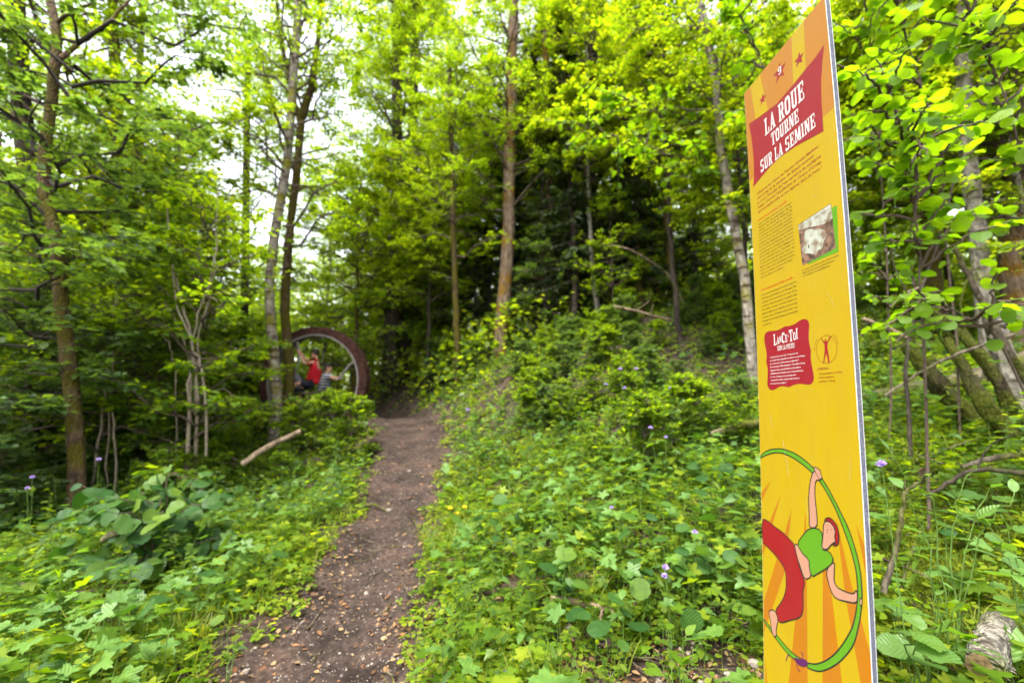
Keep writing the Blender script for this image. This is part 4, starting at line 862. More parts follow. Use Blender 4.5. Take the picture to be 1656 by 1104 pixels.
# ------------------------------------------------------------------ plants that stand out singly
LEAFMESH = {}
def leafdata(T, key, mat):
    if (key, mat) not in LEAFMESH:
        A_ = Acc(); A_.add(T['v'], T['f3'], T['f4'], 0, T['uv']); LEAFMESH[(key, mat)] = A_.mesh(key, [M[mat]], True)
    return LEAFMESH[(key, mat)]
VAR = {}
def leafvars(T, key, mat):
    if (key, mat) in VAR: return VAR[(key, mat)]
    r = np.random.default_rng(len(VAR)+5); out = []
    for q in range(5):
        v = T['v'].copy(); x, y = v[:, 0].copy(), v[:, 1].copy()
        c, tw_, wv, bend = r.uniform(-.05, .28), r.uniform(-.45, .45), r.uniform(.02, .07), r.uniform(-.14, .14)
        v[:, 2] += -c*y*y+tw_*x*y+wv*np.sin(9*y+3*q)*np.abs(x)*2.2; v[:, 0] = x*(1+r.uniform(-.12, .12))*np.where(x > 0, r.uniform(.85, 1.1), 1)+bend*y*y
        A_ = Acc(); A_.add(v, T['f3'], T['f4'], 0, T['uv']); out.append(A_.mesh(key, [M[mat]], True))
    VAR[(key, mat)] = out; return out
def leaf_obj(parent, data, P, d, nn, s):
    Mx = frames(np.array([d], float), np.array([nn], float), np.array([s], float))[0]
    o = bpy.data.objects.new('leaf', data); COL.objects.link(o); o.parent = parent
    o.matrix_local = Matrix([list(Mx[0])+[P[0]], list(Mx[1])+[P[1]], list(Mx[2])+[P[2]], [0, 0, 0, 1]]); return o
def leafy_shrub(name, label, cat, base, stems, T, key, mat, size, k, seed, tilt=.3, stem_mat='twig', group=None, r=.006, droop=.15, petiole=.25, up=1.0, face=0.0):
    """stems: list of polylines (local); every leaf is an object of its own"""
    rg = np.random.default_rng(seed); t = thing(name, label, cat, base, 0, group); dat = leafvars(T, key, mat); S = Acc()
    for st in stems:
        Q = resample(st, 12, .008, rg); noisy_tube(S, Q, np.linspace(r, r*.35, 12), 6, .06)
        side = 1
        for j in range(k):
            u = .25+.75*(j+.5)/k if j < k-1 else 1.0; f = u*11; i0 = min(int(f), 10); p = Q[i0]+(Q[i0+1]-Q[i0])*(f-i0)
            tan = norm(Q[i0+1]-Q[i0]); sd = norm(np.cross(tan, np.array([0, 0, 1.])+rg.normal(0, .3, 3)))*side; side = -side
            d = (tan*.5+sd*.9 if j < k-1 else tan)+rg.normal(0, .25, 3); d[2] -= .1+droop; d = norm(d); s = size*rg.uniform(.65, 1.15)*(1-.25*(u > .9))
            tubes(np.array([[p, p+d*s*petiole]]), np.array([[.0022, .0016]]), 3, S, 0)
            leaf_obj(t, dat[int(rg.integers(5))], p+d*s*petiole, d, np.array([0, face, up])+rg.normal(0, tilt, 3), s)
    link('stem', S.mesh('stem', [M[stem_mat]], True), t); return t
rs = np.random.default_rng(3)
# the big leaved shrub left of the path
bx, by = -3.15, 4.1; bz = gz(bx, by); st = []
for q in range(30):
    a = rs.uniform(0, 6.28); R = rs.uniform(.15, .9); h = rs.uniform(.25, .95)*(1-.25*R)
    st.append([(rs.normal(0, .05), rs.normal(0, .05), -.02), (math.cos(a)*R*.4, math.sin(a)*R*.3, h*.75), (math.cos(a)*R, math.sin(a)*R*.75, h)])
leafy_shrub('hazel_shrub', 'low shrub with big round blue green leaves left of the path', 'shrub', (bx, by, bz), st, T_hazel, 'hazel_leaf', 'leaf_shrub', .155, 12, 4, .42, up=.8, face=-.55)
# near hazel boughs right of the sign: leaves glow against the light
def bough(label, pts, twigs, size, seed, mat='leaf_hero', r=.012, k=7, T=T_hazel, key='hero_leaf', tilt=.4, lo=.1):
    rg = np.random.default_rng(seed); P = np.array([gpt(*p) for p in pts]); b = P[0]; Q = resample(P, 24, .006, rg)-b
    stems = [Q[::6]]
    for q in range(twigs):
        u = rg.uniform(lo, 1); f = u*23; i0 = min(int(f), 22); p = Q[i0]; tan = norm(Q[i0+1]-Q[i0]); d = norm(tan*.6+rg.normal(0, .7, 3)*np.array([1, .8, .45])); L = rg.uniform(.25, .6)*max(1, pts[0][2]/4.6)
        stems.append([p, p+d*L*.5+np.array([0, 0, .02]), p+d*L-np.array([0, 0, .05])])
    return leafy_shrub('hazel_bough_tree', label, 'tree', tuple(b), stems, T, key, mat, size, k, seed, tilt, 'twig', None, r, .1)
bough('hazel with large glowing round leaves closest to the right of the sign', [(1500, 1010, 3.0), (1500, 700, 3.0), (1490, 450, 2.9), (1470, 260, 2.8), (1430, 150, 2.7)], 30, .105, 21, k=8, lo=.42)
bough('hazel whose leafy boughs come in from the upper right corner', [(1720, 1000, 3.3), (1690, 600, 3.3), (1660, 300, 3.1), (1600, 100, 3.0), (1540, -60, 2.9)], 34, .105, 22, k=8, lo=.45)
bough('hazel with bright leaves right behind the edge of the sign', [(1440, 900, 4.4), (1440, 600, 4.4), (1430, 350, 4.3), (1410, 150, 4.2), (1400, -40, 4.2)], 30, .11, 23, k=8, lo=.35)
bough('hazel with bright leaves high between the sign and the silvery trunk', [(1560, 900, 4.2), (1540, 500, 4.2), (1500, 200, 4.0), (1450, 0, 3.9), (1420, -120, 3.9)], 34, .11, 24, k=8, lo=.35)
bough('slender hazel whose yellow green boughs spread leftwards from behind the sign', [(1260, 700, 7.2), (1250, 420, 7.2), (1190, 260, 7.1), (1090, 190, 7.0), (980, 150, 7.0)], 36, .12, 26, k=8)
bough('hazel with a low layered yellow green bough left of the sign over the dark bank', [(1300, 760, 6.8), (1280, 480, 6.8), (1180, 300, 6.8), (1060, 240, 6.8), (930, 200, 6.9)], 36, .12, 27, k=8)
bough('hazel with its leafy top showing above the slanted top edge of the sign', [(1290, 620, 4.6), (1270, 300, 4.6), (1240, 120, 4.6), (1190, 30, 4.5), (1140, -60, 4.5)], 32, .10, 28, k=8)
bough('low hazel with flat leaf layers in front of the dead leaning pole', [(1690, 950, 2.9), (1670, 700, 2.9), (1620, 560, 2.9), (1540, 500, 2.8), (1480, 480, 2.8)], 12, .10, 25, k=6, tilt=.2, lo=.55)
# leaves on thin shoots, lower right
def shoot(label, base_px, tips, size, T, key, mat, seed, k=4, r=.004, name='seedling', cat='seedling', group=None, tilt=.2, droop=.1):
    x, y, _ = at(*base_px); z = gz(x, y); b = np.array([x, y, z])
    st = [[(0, 0, -.02), tuple((np.array(gpt(*tp))-b)*np.array([.5, .5, .7])), tuple(np.array(gpt(*tp))-b)] for tp in tips]
    return leafy_shrub(name, label, cat, tuple(b), st, T, key, mat, size, k, seed, tilt, 'stem_green', group, r, droop, .15)
shoot('seedling with large pale toothed leaves beside the lower edge of the sign', (1480, 1075, 1.75), [(1470, 990, 1.5), (1540, 1000, 1.5), (1450, 1020, 1.45), (1575, 1040, 1.45)], .095, T_hazel, 'pale_leaf', 'leaf_pale', 41, 3)
shoot('spreading branch of pale green leaves right of the crooked bare stem', (1520, 900, 1.95), [(1560, 775, 1.85), (1600, 790, 1.8), (1500, 770, 1.85), (1640, 800, 1.8), (1440, 730, 1.9)], .085, T_ovate, 'ovate_leaf', 'leaf_pale', 42, 5, .004, 'sapling', 'sapling', None, .15)
shoot('shoot of rounded leaves at the right edge above the moss', (1660, 960, 1.8), [(1630, 860, 1.75), (1600, 850, 1.75), (1650, 900, 1.7), (1690, 840, 1.7)], .07, T_round, 'round_leaf', 'leaf_pale', 43, 4, .004, 'seedling', 'seedling')
shoot('tiny upright seedling with narrow leaves in the moss', (1510, 960, 1.9), [(1505, 915, 1.85), (1520, 925, 1.85)], .045, T_ovate, 'ovate_small', 'leaf_pale', 44, 4, .002)
shoot('three leaved seedling on the moss by the birch log', (1610, 1010, 1.75), [(1560, 985, 1.65), (1620, 980, 1.65), (1640, 1000, 1.6)], .06, T_hazel, 'mid_leaf', 'leaf_hero', 45, 2, .002)
shoot('maple like seedling with pale yellow green leaves in the moss', (1500, 985, 1.9), [(1480, 970, 1.8), (1535, 972, 1.8)], .07, T_maple, 'maple_leaf', 'leaf_hero', 46, 2, .002)
shoot('leafy rosette of long smooth leaves on the bare soil by the sign', (1092, 1068, 2.05), [(1078, 1020, 2.0), (1050, 1045, 1.95), (1130, 1040, 2.0), (1125, 1075, 1.9), (1068, 1085, 1.85), (1108, 1030, 2.05)], .10, T_ovate, 'rosette_leaf', 'leaf_hero', 47, 2, .003, 'rosette_plant', 'plant')
shoot('small upright plant with pointed leaves left of the leafy rosette', (985, 1060, 2.2), [(980, 1035, 2.2), (1000, 1040, 2.2), (965, 1045, 2.15)], .05, T_ovate, 'ovate_mid', 'leaf_mid', 48, 3, .002, 'small_plant', 'plant')
shoot('young dark maple seedling at the bottom centre among low plants', (815, 1085, 2.25), [(800, 1050, 2.2), (825, 1070, 2.2), (800, 1085, 2.15)], .07, T_maple, 'maple_teal', 'leaf_teal', 49, 3, .002, 'maple_seedling', 'seedling')
shoot('seedling with blunt leaves at the left edge of the path', (372, 1030, 2.6), [(372, 1005, 2.6), (395, 1010, 2.6), (385, 1020, 2.55)], .085, T_ovate, 'ovate_teal', 'leaf_teal', 50, 2, .003)
shoot('plant with broad yellow green leaves at the bottom left corner', (80, 1100, 2.5), [(60, 1080, 2.45), (110, 1070, 2.5), (40, 1070, 2.5), (90, 1050, 2.6)], .12, T_maple, 'maple_hero', 'leaf_hero', 51, 3, .003, 'lobed_plant', 'plant')
shoot('plant with a large umbrella like lobed leaf on the left', (100, 975, 3.1), [(95, 940, 3.0), (60, 945, 3.1), (130, 950, 3.1)], .17, T_palm, 'palm_hero', 'leaf_hero', 52, 2, .004, 'lobed_plant', 'plant')
shoot('upright plant with smooth oval leaves left of the big leaved shrub', (90, 910, 4.0), [(75, 855, 4.0), (100, 850, 4.0), (60, 870, 3.95), (115, 870, 3.9)], .13, T_ovate, 'oval_teal', 'leaf_teal', 53, 4, .004, 'broadleaf_plant', 'plant')
shoot('tall leafy plant with two grey green leaves in the middle of the bank', (1075, 915, 2.9), [(1072, 870, 2.85), (1040, 880, 2.85), (1100, 885, 2.8)], .085, T_ovate, 'oval_pale', 'leaf_pale', 54, 3, .003, 'broadleaf_plant', 'plant')
shoot('plant with large pale leaves showing white undersides beside the sign', (1180, 830, 3.3), [(1150, 775, 3.3), (1180, 770, 3.2), (1205, 790, 3.2), (1165, 815, 3.1), (1120, 800, 3.3)], .11, T_ovate, 'oval_pale', 'leaf_pale', 55, 4, .003, 'broadleaf_plant', 'plant')
shoot('plant with long lance shaped leaves in the middle of the bank', (1030, 770, 4.3), [(1010, 700, 4.3), (1050, 710, 4.2), (1035, 735, 4.1), (1075, 740, 4.2)], .15, T_lance, 'lance_leaf', 'leaf_mid', 56, 5, .003, 'lance_leaved_plant', 'plant')
shoot('single large grey green maple leaf on a thin twig near the left edge, high up', (30, 420, 3.2), [(60, 335, 3.1)], .12, T_maple, 'maple_teal', 'leaf_teal', 57, 2, .003, 'maple_twig', 'twig') if False else None
# lilac scabious flowers on thin stalks
fl = [(980, 622, 5.4), (1003, 597, 5.8), (1010, 628, 5.3), (1029, 597, 5.8), (1085, 628, 5.2), (1115, 640, 5.2), (1064, 672, 4.7), (1052, 692, 4.4), (1077, 708, 4.2), (989, 821, 3.4), (1124, 861, 2.9), (1076, 918, 2.5), (1075, 932, 2.45), (756, 663, 7.4), (160, 743, 4.6), (1426, 752, 1.7), (52, 772, 4.2), (44, 790, 4.2)]
where = ['highest on the left of the bank', 'topmost pair on the bank, left', 'below the topmost pair', 'topmost pair on the bank, right', 'in the upper group near the sign', 'nearest to the sign in the upper group', 'in the middle of the bank group', 'lower left of the middle group', 'lowest of the middle group', 'alone in the low plants mid bank', 'alone in front of the sign', 'upper of two low on the bank', 'lower of two low on the bank', 'alone at the upper right edge of the path', 'beside the mossy trunk on the left', 'just right of the sign edge', 'upper one in the shade at the left edge', 'lower one in the shade at the left edge']
for q, ((px, py, Yf), w_) in enumerate(zip(fl, where)):
    p = np.array(at(px, py, Yf)); x0, y0 = p[0]+rs.normal(0, .04), p[1]+rs.normal(0, .04); z0 = gz(x0, y0); z0 = min(z0, p[2]-.08)
    t = thing('lilac_flower', 'lilac flower head on a thin stalk, '+w_, 'flower', (x0, y0, z0), 0, 'lilac flowers on thin stalks')
    A_ = Acc(); top = p-np.array([x0, y0, z0]); noisy_tube(A_, resample([(0, 0, -.02), tuple(top*.6+np.array([.01, .01, 0])), tuple(top)], 8), np.linspace(.0025, .0015, 8), 5, .02); link('stalk', A_.mesh('stalk', [M['stem_green']], True), t)
    A_ = Acc(); n = 40; r = .007*Yf/2.8 if Yf > 3 else .010; az = rs.uniform(0, 6.28, n); el = rs.uniform(.0, 1.5, n); d = unit_dirs(az, el)
    A_.inst(T_far, np.repeat(top[None], n, 0)+d*r*.3, frames(d, rs.normal(0, 1, (n, 3)), r*1.8*np.ones(n)), 0); link('petal_head', A_.mesh('petal_head', [M['lilac']]), t)
for q, (px, py, w_) in enumerate(((728, 822, 'upper left'), (738, 831, 'lower'), (752, 820, 'right'))):
    Yf = 4.7; x, y, z = at(px, py, Yf); z0 = gz(x, y); t = thing('yellow_flower', 'yellow flower at the right edge of the path, %s one of three' % w_, 'flower', (x, y, z0), 0, 'yellow flowers by the path')
    A_ = Acc(); tubes(np.array([[(0, 0, -.01), (0, 0, max(z-z0, .06))]]), np.array([[.003, .002]]), 4, A_, 0); link('stalk', A_.mesh('stalk', [M['stem_green']]), t)
    A_ = Acc(); n = 14; d = unit_dirs(rs.uniform(0, 6.28, n), rs.uniform(.1, .8, n)); A_.inst(T_round, np.repeat(np.array([[0, 0, max(z-z0, .06)]]), n, 0), frames(d, np.array([0, 0, 1.])+rs.normal(0, .3, (n, 3)), np.full(n, .028)), 0); link('petal_head', A_.mesh('petal_head', [M['yellow_flower']]), t)
# ------------------------------------------------------------------ the sign: print shapes in millimetres from its top left corner
ART = {
 'hoopo': [(-1.1,1334.2),(39.6,1310.0),(90.8,1299.8),(127.9,1298.8),(172.3,1306.0),(208.9,1319.7),(243.0,1338.1),(267.0,1355.6),(289.7,1378.3),(314.5,1410.7),(334.7,1439.6),(350.9,1462.7),(365.8,1495.8),(376.9,1528.8),(382.9,1557.5),(384.8,1587.2),(384.2,1617.6),(379.0,1649.8),(370.6,1683.6),(354.9,1731.1),(333.1,1765.0),(303.5,1801.2),(272.9,1831.0),(241.1,1855.6),(216.6,1866.6),(191.2,1872.8)],
 'hoopi': [(-1.4,1341.7),(44.8,1321.7),(90.2,1311.7),(127.2,1312.4),(166.6,1321.0),(203.5,1334.3),(237.9,1351.1),(262.2,1368.4),(285.0,1390.8),(306.5,1418.1),(323.5,1445.1),(339.5,1476.6),(354.8,1509.7),(365.1,1537.9),(371.2,1566.9),(372.6,1597.1),(371.0,1623.1),(364.5,1656.2),(353.9,1691.4),(335.2,1725.8),(312.6,1760.2),(289.6,1790.4),(262.1,1818.3),(233.8,1840.6),(217.2,1850.7),(193.4,1860.3)],
 'hoop2': [(1.7,1835.4),(24.2,1841.5),(58.8,1850.2),(89.5,1858.9),(123.7,1865.8),(151.7,1865.9),(174.2,1862.6),(166.8,1873.6),(137.4,1880.6),(103.9,1877.2),(68.8,1868.0),(37.2,1854.8),(3.8,1843.7)],
 'ray1': [(54.9,1402.4),(2.9,1477.5),(3.9,1450.0)],
 'ray2': [(102.4,1434.7),(4.3,1645.8),(2.4,1594.3)],
 'ray3': [(147.3,1469.1),(106.1,1663.6),(3.1,1875.8),(5.2,1781.7)],
 'ray4': [(205.6,1458.7),(190.5,1987.7),(64.4,2068.2)],
 'ray5': [(268.5,1467.3),(326.1,1901.2),(243.3,1954.0)],
 'ray6': [(314.3,1450.1),(350.1,1585.0),(408.3,1751.5),(407.2,1849.5),(382.1,1865.5),(333.6,1633.4)],
 'ray7': [(377.2,1453.0),(399.3,1566.6),(398.9,1496.1)],
 'ray8': [(6.4,1946.0),(30.6,2089.8),(10.8,2102.4)],
 'pants': [(3.2,1532.9),(30.3,1531.0),(69.0,1541.3),(100.6,1545.9),(135.3,1558.6),(154.3,1565.5),(159.9,1588.6),(173.3,1620.9),(187.5,1645.9),(193.1,1658.6),(184.3,1676.9),(184.8,1706.3),(181.8,1737.1),(169.3,1757.4),(121.5,1787.0),(91.1,1807.2),(75.6,1809.3),(68.8,1793.4),(62.8,1783.3),(93.0,1748.0),(112.3,1711.7),(115.5,1679.1),(111.7,1648.9),(86.8,1631.8),(55.1,1619.2),(27.4,1611.0),(3.2,1604.5)],
 'shin': [(27.5,1800.7),(58.5,1783.9),(75.7,1806.1),(64.5,1833.5),(63.8,1859.1),(53.1,1863.1),(42.6,1853.5),(37.8,1826.7)],
 'belly': [(154.3,1565.5),(168.6,1561.1),(186.0,1580.2),(213.8,1589.0),(211.2,1607.6),(220.3,1630.7),(191.8,1649.0),(179.5,1624.8),(162.4,1594.0)],
 'top': [(166.8,1560.4),(188.3,1533.7),(216.4,1504.6),(250.7,1495.3),(268.0,1505.0),(260.0,1547.7),(287.8,1541.7),(304.0,1561.3),(273.4,1591.4),(235.9,1619.1),(222.9,1629.7),(212.6,1613.0),(213.8,1589.0),(186.0,1580.2)],
 'arm1': [(216.4,1503.4),(219.8,1473.6),(218.6,1431.2),(224.6,1387.1),(237.9,1351.1),(251.2,1343.0),(265.6,1352.9),(270.4,1367.0),(249.7,1367.5),(243.8,1395.7),(244.6,1425.7),(248.5,1460.5),(248.3,1494.8)],
 'fing': [(243.1,1336.2),(250.1,1332.8),(253.2,1337.2),(260.1,1334.4),(261.4,1340.3),(268.9,1339.2),(269.1,1349.3),(275.1,1357.3),(264.8,1364.9),(250.8,1349.1)],
 'face': [(272.2,1472.1),(292.3,1464.1),(310.3,1479.1),(311.2,1501.1),(312.0,1511.9),(296.5,1522.2),(281.7,1540.8),(260.2,1544.7),(267.5,1513.8)],
 'hair': [(274.7,1471.5),(280.8,1461.3),(296.6,1456.2),(314.8,1466.8),(323.1,1486.6),(320.8,1512.0),(311.4,1522.0),(300.2,1523.8),(312.0,1511.9),(307.6,1499.4),(311.9,1489.8),(309.0,1476.7),(292.2,1465.9)],
 'arm2': [(273.4,1591.4),(304.1,1559.6),(301.8,1586.7),(299.0,1609.6),(307.1,1622.8),(334.2,1622.7),(360.2,1618.4),(367.6,1604.1),(372.2,1615.0),(368.3,1635.4),(339.8,1643.8),(311.4,1650.5),(293.9,1648.6),(279.5,1622.6)],
 'hand2': [(377.1,1618.0),(384.0,1620.2),(384.0,1630.2),(377.2,1638.1)],
 'bug': [(142.3,1870.9),(160.7,1868.7),(174.3,1859.7),(193.6,1854.0),(196.7,1863.0),(182.4,1877.6),(162.8,1883.8),(144.7,1883.1)],
 'bugl': [(170.5,1844.5),(177.5,1846.6),(174.3,1861.5),(123.2,1881.0),(116.5,1880.3),(106.2,1901.5),(151.0,1886.7),(157.0,1898.0),(164.1,1898.0)],
 'eye': [(283.6,1479.5),(284.6,1488.9),(281.7,1498.8),(295.7,1483.6),(300.0,1487.5)],
 'scr': [(118.8,1274.4),(139.2,1372.9)],
 'ban': [(17.8,136.8),(83.4,152.2),(172.7,170.5),(251.2,164.6),(305.2,156.9),(349.6,152.8),(382.8,142.6),(372.2,185.6),(361.7,236.9),(356.2,300.8),(355.2,392.4),(310.3,382.8),(243.4,367.8),(168.1,359.7),(122.9,364.2),(74.3,373.8),(22.3,386.5),(21.4,387.6),(29.0,356.5),(33.3,307.0),(32.5,254.2),(27.5,192.8)],
 'st1': [(43.3,7.2),(96.4,7.5),(124.1,137.5),(58.3,132.3)],
 'st2': [(260.8,5.4),(313.8,6.5),(308.3,157.9),(253.3,155.5)],
 'orb': [(0.6,354.8),(397.2,349.9)],
 'starc': [(104.1,101.3),(197.6,73.6),(285.7,104.2)],
 'starx': [(83.7,85.7),(125.0,117.2),(165.8,46.9),(228.5,99.5),(260.9,82.5),(307.6,123.3)],
 'nine': [(195.8,81.3),(198.6,54.8)],
 'L1': [(105.1,241.5),(295.2,243.5),(103.9,177.0),(295.2,187.2)],
 'L2': [(138.0,299.1),(266.6,298.9),(131.9,251.7),(263.2,255.6)],
 'L3': [(70.3,359.0),(328.6,359.5),(68.6,309.8),(327.4,317.9)],
 'P1': [(40.8,427.5),(332.4,428.2),(39.1,494.7),(337.4,497.6)],
 'H1': [(38.2,524.9),(187.7,525.0),(38.8,538.9),(209.2,540.6),(40.1,682.2),(210.7,710.8)],
 'H2': [(37.8,778.4),(195.3,777.8),(38.4,794.5),(209.7,793.2),(39.7,750.4),(160.5,749.6),(37.6,886.7),(211.2,884.7),(38.6,899.2),(84.8,897.7)],
 'emb': [(44.4,933.2),(52.5,923.7),(73.0,921.2),(108.2,926.6),(128.9,923.8),(147.5,919.1),(171.4,922.3),(193.3,920.8),(215.0,913.1),(235.6,911.8),(249.3,918.6),(253.8,933.0),(249.6,952.8),(248.1,973.2),(249.5,991.8),(255.2,1007.8),(252.4,1020.7),(252.6,1044.9),(259.9,1075.5),(260.0,1093.4),(249.8,1104.8),(233.1,1106.1),(202.0,1100.6),(174.8,1103.6),(155.8,1110.3),(136.9,1106.4),(113.9,1105.5),(89.5,1114.7),(71.8,1117.5),(56.1,1110.2),(49.7,1093.8),(54.5,1073.2),(56.2,1045.5),(51.6,1028.8),(49.2,1020.4),(52.9,1007.8),(52.5,984.2),(44.6,959.5)],
 'E1': [(93.0,971.9),(205.2,966.8),(89.9,938.0),(205.6,940.2)],
 'E2': [(109.0,993.8),(189.1,989.1),(108.2,979.6),(189.4,976.2)],
 'EB': [(69.1,1011.8),(202.6,1003.5),(231.2,1012.1),(73.0,1097.1),(147.6,1088.5)],
 'ring': [(275.1,1008.2),(347.4,1017.1),(315.2,974.1),(309.4,1051.3)],
 'man': [(294.0,979.0),(297.1,979.5),(303.6,988.3),(307.4,991.2),(308.2,986.6),(308.9,984.8),(312.9,985.4),(313.3,988.1),(313.0,992.0),(317.5,991.0),(327.3,978.6),(330.6,979.9),(330.0,982.1),(318.1,995.8),(315.5,1004.7),(317.2,1015.7),(319.4,1031.3),(321.1,1048.3),(321.3,1050.6),(316.0,1050.1),(315.3,1046.2),(313.3,1033.7),(310.1,1023.4),(305.2,1034.4),(301.5,1048.8),(296.0,1048.7),(299.0,1044.7),(302.1,1029.5),(305.7,1014.3),(306.5,1003.5),(305.5,995.6),(301.4,991.1)],
 'arr': [(281.4,979.5),(272.1,991.0),(267.7,1006.5),(337.4,974.8),(347.1,984.7),(352.5,999.8)],
 'AT': [(273.9,1067.9),(316.8,1065.9),(278.3,1080.1),(359.3,1079.8),(278.6,1090.6),(333.4,1090.0),(278.9,1101.5),(335.4,1101.2)],
 'ph': [(231.5,619.6),(360.9,612.6),(367.1,743.8),(239.3,751.3)],
 'phg': [(359.9,623.8),(381.2,627.0),(374.7,757.9),(277.6,755.0)],
 'bld': [(253.4,654.2),(266.0,648.0),(302.6,661.0),(336.6,679.5),(337.4,701.1),(326.0,709.5),(321.8,727.1),(302.6,726.6),(296.2,737.3),(277.0,727.2),(242.4,713.8),(242.0,699.9),(254.2,681.8)],
 'skyp': [(233.0,621.3),(360.2,614.4),(363.3,657.1),(330.3,659.7),(283.7,648.6),(233.2,636.6)],
 'rf': [(272.3,643.8),(294.3,658.7),(321.0,673.1),(294.1,661.9)],
 'wn': [(267.9,696.1),(272.2,697.7),(271.3,708.5),(267.0,706.9)],
 'cap': [(238.0,767.8),(376.1,767.5),(238.1,785.8),(343.2,785.1)],
 'strip': [(297.0,627.6),(359.7,625.9)],
}
SW, SH, S_T = .400, 2.60, .016
syaw, slean, sbow = -.0484, .0504, .0192
_w = np.array([math.sin(syaw), math.cos(syaw), 0.]); _n0 = np.array([math.cos(syaw), -math.sin(syaw), 0.])
_u = norm(np.array([0, 0, 1.])+_n0*math.tan(slean)); _n = np.cross(_w, _u)
_TR = np.array([.8981, 1.0906, EYE+1.1582])
def spt(a, v, off=0.):
    """panel point: a metres from the far (left) edge, v metres down, off metres towards the reader"""
    return _TR+_w*(SW-a)-_u*v+_n*(sbow*4*(v/2.3)*(1-v/2.3)-off)
sbase = spt(SW/2, SH); sbase[2] = gz(sbase[0], sbase[1])
sign = thing('information_sign', 'tall narrow yellow panel with red title banner and an acrobat drawn in a green hoop', 'sign', tuple(sbase))
def gloss(name, col, rough=.45, sp=.35):
    m, t, N, L = nodes(name); p = N.new('ShaderNodeBsdfPrincipled'); p.inputs['Base Color'].default_value = (*col, 1); p.inputs['Roughness'].default_value = rough; p.inputs['Specular IOR Level'].default_value = sp
    tc = N.new('ShaderNodeTexCoord'); n = N.new('ShaderNodeTexNoise'); n.inputs['Scale'].default_value = 14; n.inputs['Detail'].default_value = 5; L.new(tc.outputs['Object'], n.inputs['Vector'])
    r = ramp(N, [(.3, (rough*.85,)*3), (.75, (rough*1.2,)*3)]); L.new(n.outputs[0], r.inputs[0]); L.new(r.outputs[0], p.inputs['Roughness'])
    n2 = N.new('ShaderNodeTexNoise'); n2.inputs['Scale'].default_value = 3.5; n2.inputs['Detail'].default_value = 9; n2.inputs['Roughness'].default_value = .75; mp = N.new('ShaderNodeMapping'); mp.inputs['Scale'].default_value = (6, 6, .7); L.new(tc.outputs['Object'], mp.inputs[0]); L.new(mp.outputs[0], n2.inputs['Vector'])
    d = ramp(N, [(.38, tuple(c*.93+.004 for c in col)), (.62, col)]); L.new(n2.outputs[0], d.inputs[0]); L.new(d.outputs[0], p.inputs['Base Color'])
    o = N.new('ShaderNodeOutputMaterial'); L.new(p.outputs[0], o.inputs[0]); return m
K = dict(yellow=gloss('print_yellow', (.32, .215, .002)), orange=gloss('print_orange', (.30, .12, .012)), ray=gloss('print_ray', (.30, .105, .003)), red=gloss('print_red', (.20, .006, .012)), pant=gloss('print_pant', (.21, .004, .007)),
         white=gloss('print_white', (.46, .44, .42)), black=gloss('print_black', (.015, .013, .012)), green=gloss('print_green', (.075, .21, .006)), skin=gloss('print_skin', (.35, .175, .11)), brown=gloss('print_brown', (.10, .055, .04)),
         textred=gloss('print_textred', (.20, .025, .005)), headred=gloss('print_headred', (.36, .03, .004)), textolive=gloss('print_textolive', (.085, .05, .004)), purple=gloss('print_purple', (.07, .006, .06)), cream=gloss('print_cream', (.34, .35, .30)), sepia=gloss('print_sepia', (.22, .13, .08)))
def sheet(name, o0, o1, mat, inset=0.):
    A_ = Acc(); n = 52; vs_ = np.linspace(inset, SH-inset, n); V = []
    for v in vs_:
        for a, o in ((inset, o0), (SW-inset, o0), (SW-inset, o1), (inset, o1)): V.append(spt(a, v, o)-sbase)
    F = []
    for i in range(n-1):
        for j in range(4): F.append((i*4+j, i*4+(j+1) % 4, (i+1)*4+(j+1) % 4, (i+1)*4+j))
    F += [(0, 3, 2, 1), ((n-1)*4, (n-1)*4+1, (n-1)*4+2, (n-1)*4+3)]
    A_.add(V, None, F); return link(name, A_.mesh(name, [mat], False), sign)
edge_white = plain('edge_white', (.48, .47, .45), .5, .4, .05, 30)
m_, t_, N_, L_ = nodes('edge_core'); tc_ = N_.new('ShaderNodeTexCoord'); nn_ = N_.new('ShaderNodeTexNoise'); nn_.inputs['Scale'].default_value = 420; L_.new(tc_.outputs['Object'], nn_.inputs['Vector'])
rr_ = ramp(N_, [(.4, (.03, .035, .055)), (.62, (.12, .125, .15))]); L_.new(nn_.outputs[0], rr_.inputs[0]); pp_ = N_.new('ShaderNodeBsdfPrincipled'); pp_.inputs['Roughness'].default_value = .8; L_.new(rr_.outputs[0], pp_.inputs['Base Color']); oo_ = N_.new('ShaderNodeOutputMaterial'); L_.new(pp_.outputs[0], oo_.inputs[0])
sheet('front_panel', 0, -.0018, edge_white); sheet('core_board', -.0025, -.0130, m_, .0008); sheet('back_panel', -.0131, -.0142, edge_white, .0005)
YL = sheet('printed_face', .0003, .00005, K['yellow'], .0009)
LAY = [0]
def bm_to_face(bm, mat, name, layer, parent=None, kind=None):
    """2-D shapes in mm (x, v down) -> laid on the bent panel"""
    ys = [v.co.y for v in bm.verts]
    if not ys: return
    for c in np.arange(math.ceil(min(ys)/40)*40, max(ys), 40):
        bmesh.ops.bisect_plane(bm, geom=bm.verts[:]+bm.edges[:]+bm.faces[:], plane_co=(0, c, 0), plane_no=(0, 1, 0))
    bmesh.ops.triangulate(bm, faces=bm.faces[:])
    off = .0003+.00014*layer
    for v in bm.verts:
        x = min(max(v.co.x/1000, .0010), SW-.0010); q = spt(x, v.co.y/1000, off)-sbase; v.co = Vector(q)
    me = bpy.data.meshes.new(name); bm.to_mesh(me); bm.free(); me.materials.append(mat)
    o = link(name, me, parent or sign)
    if kind: o['kind'] = kind
    return o
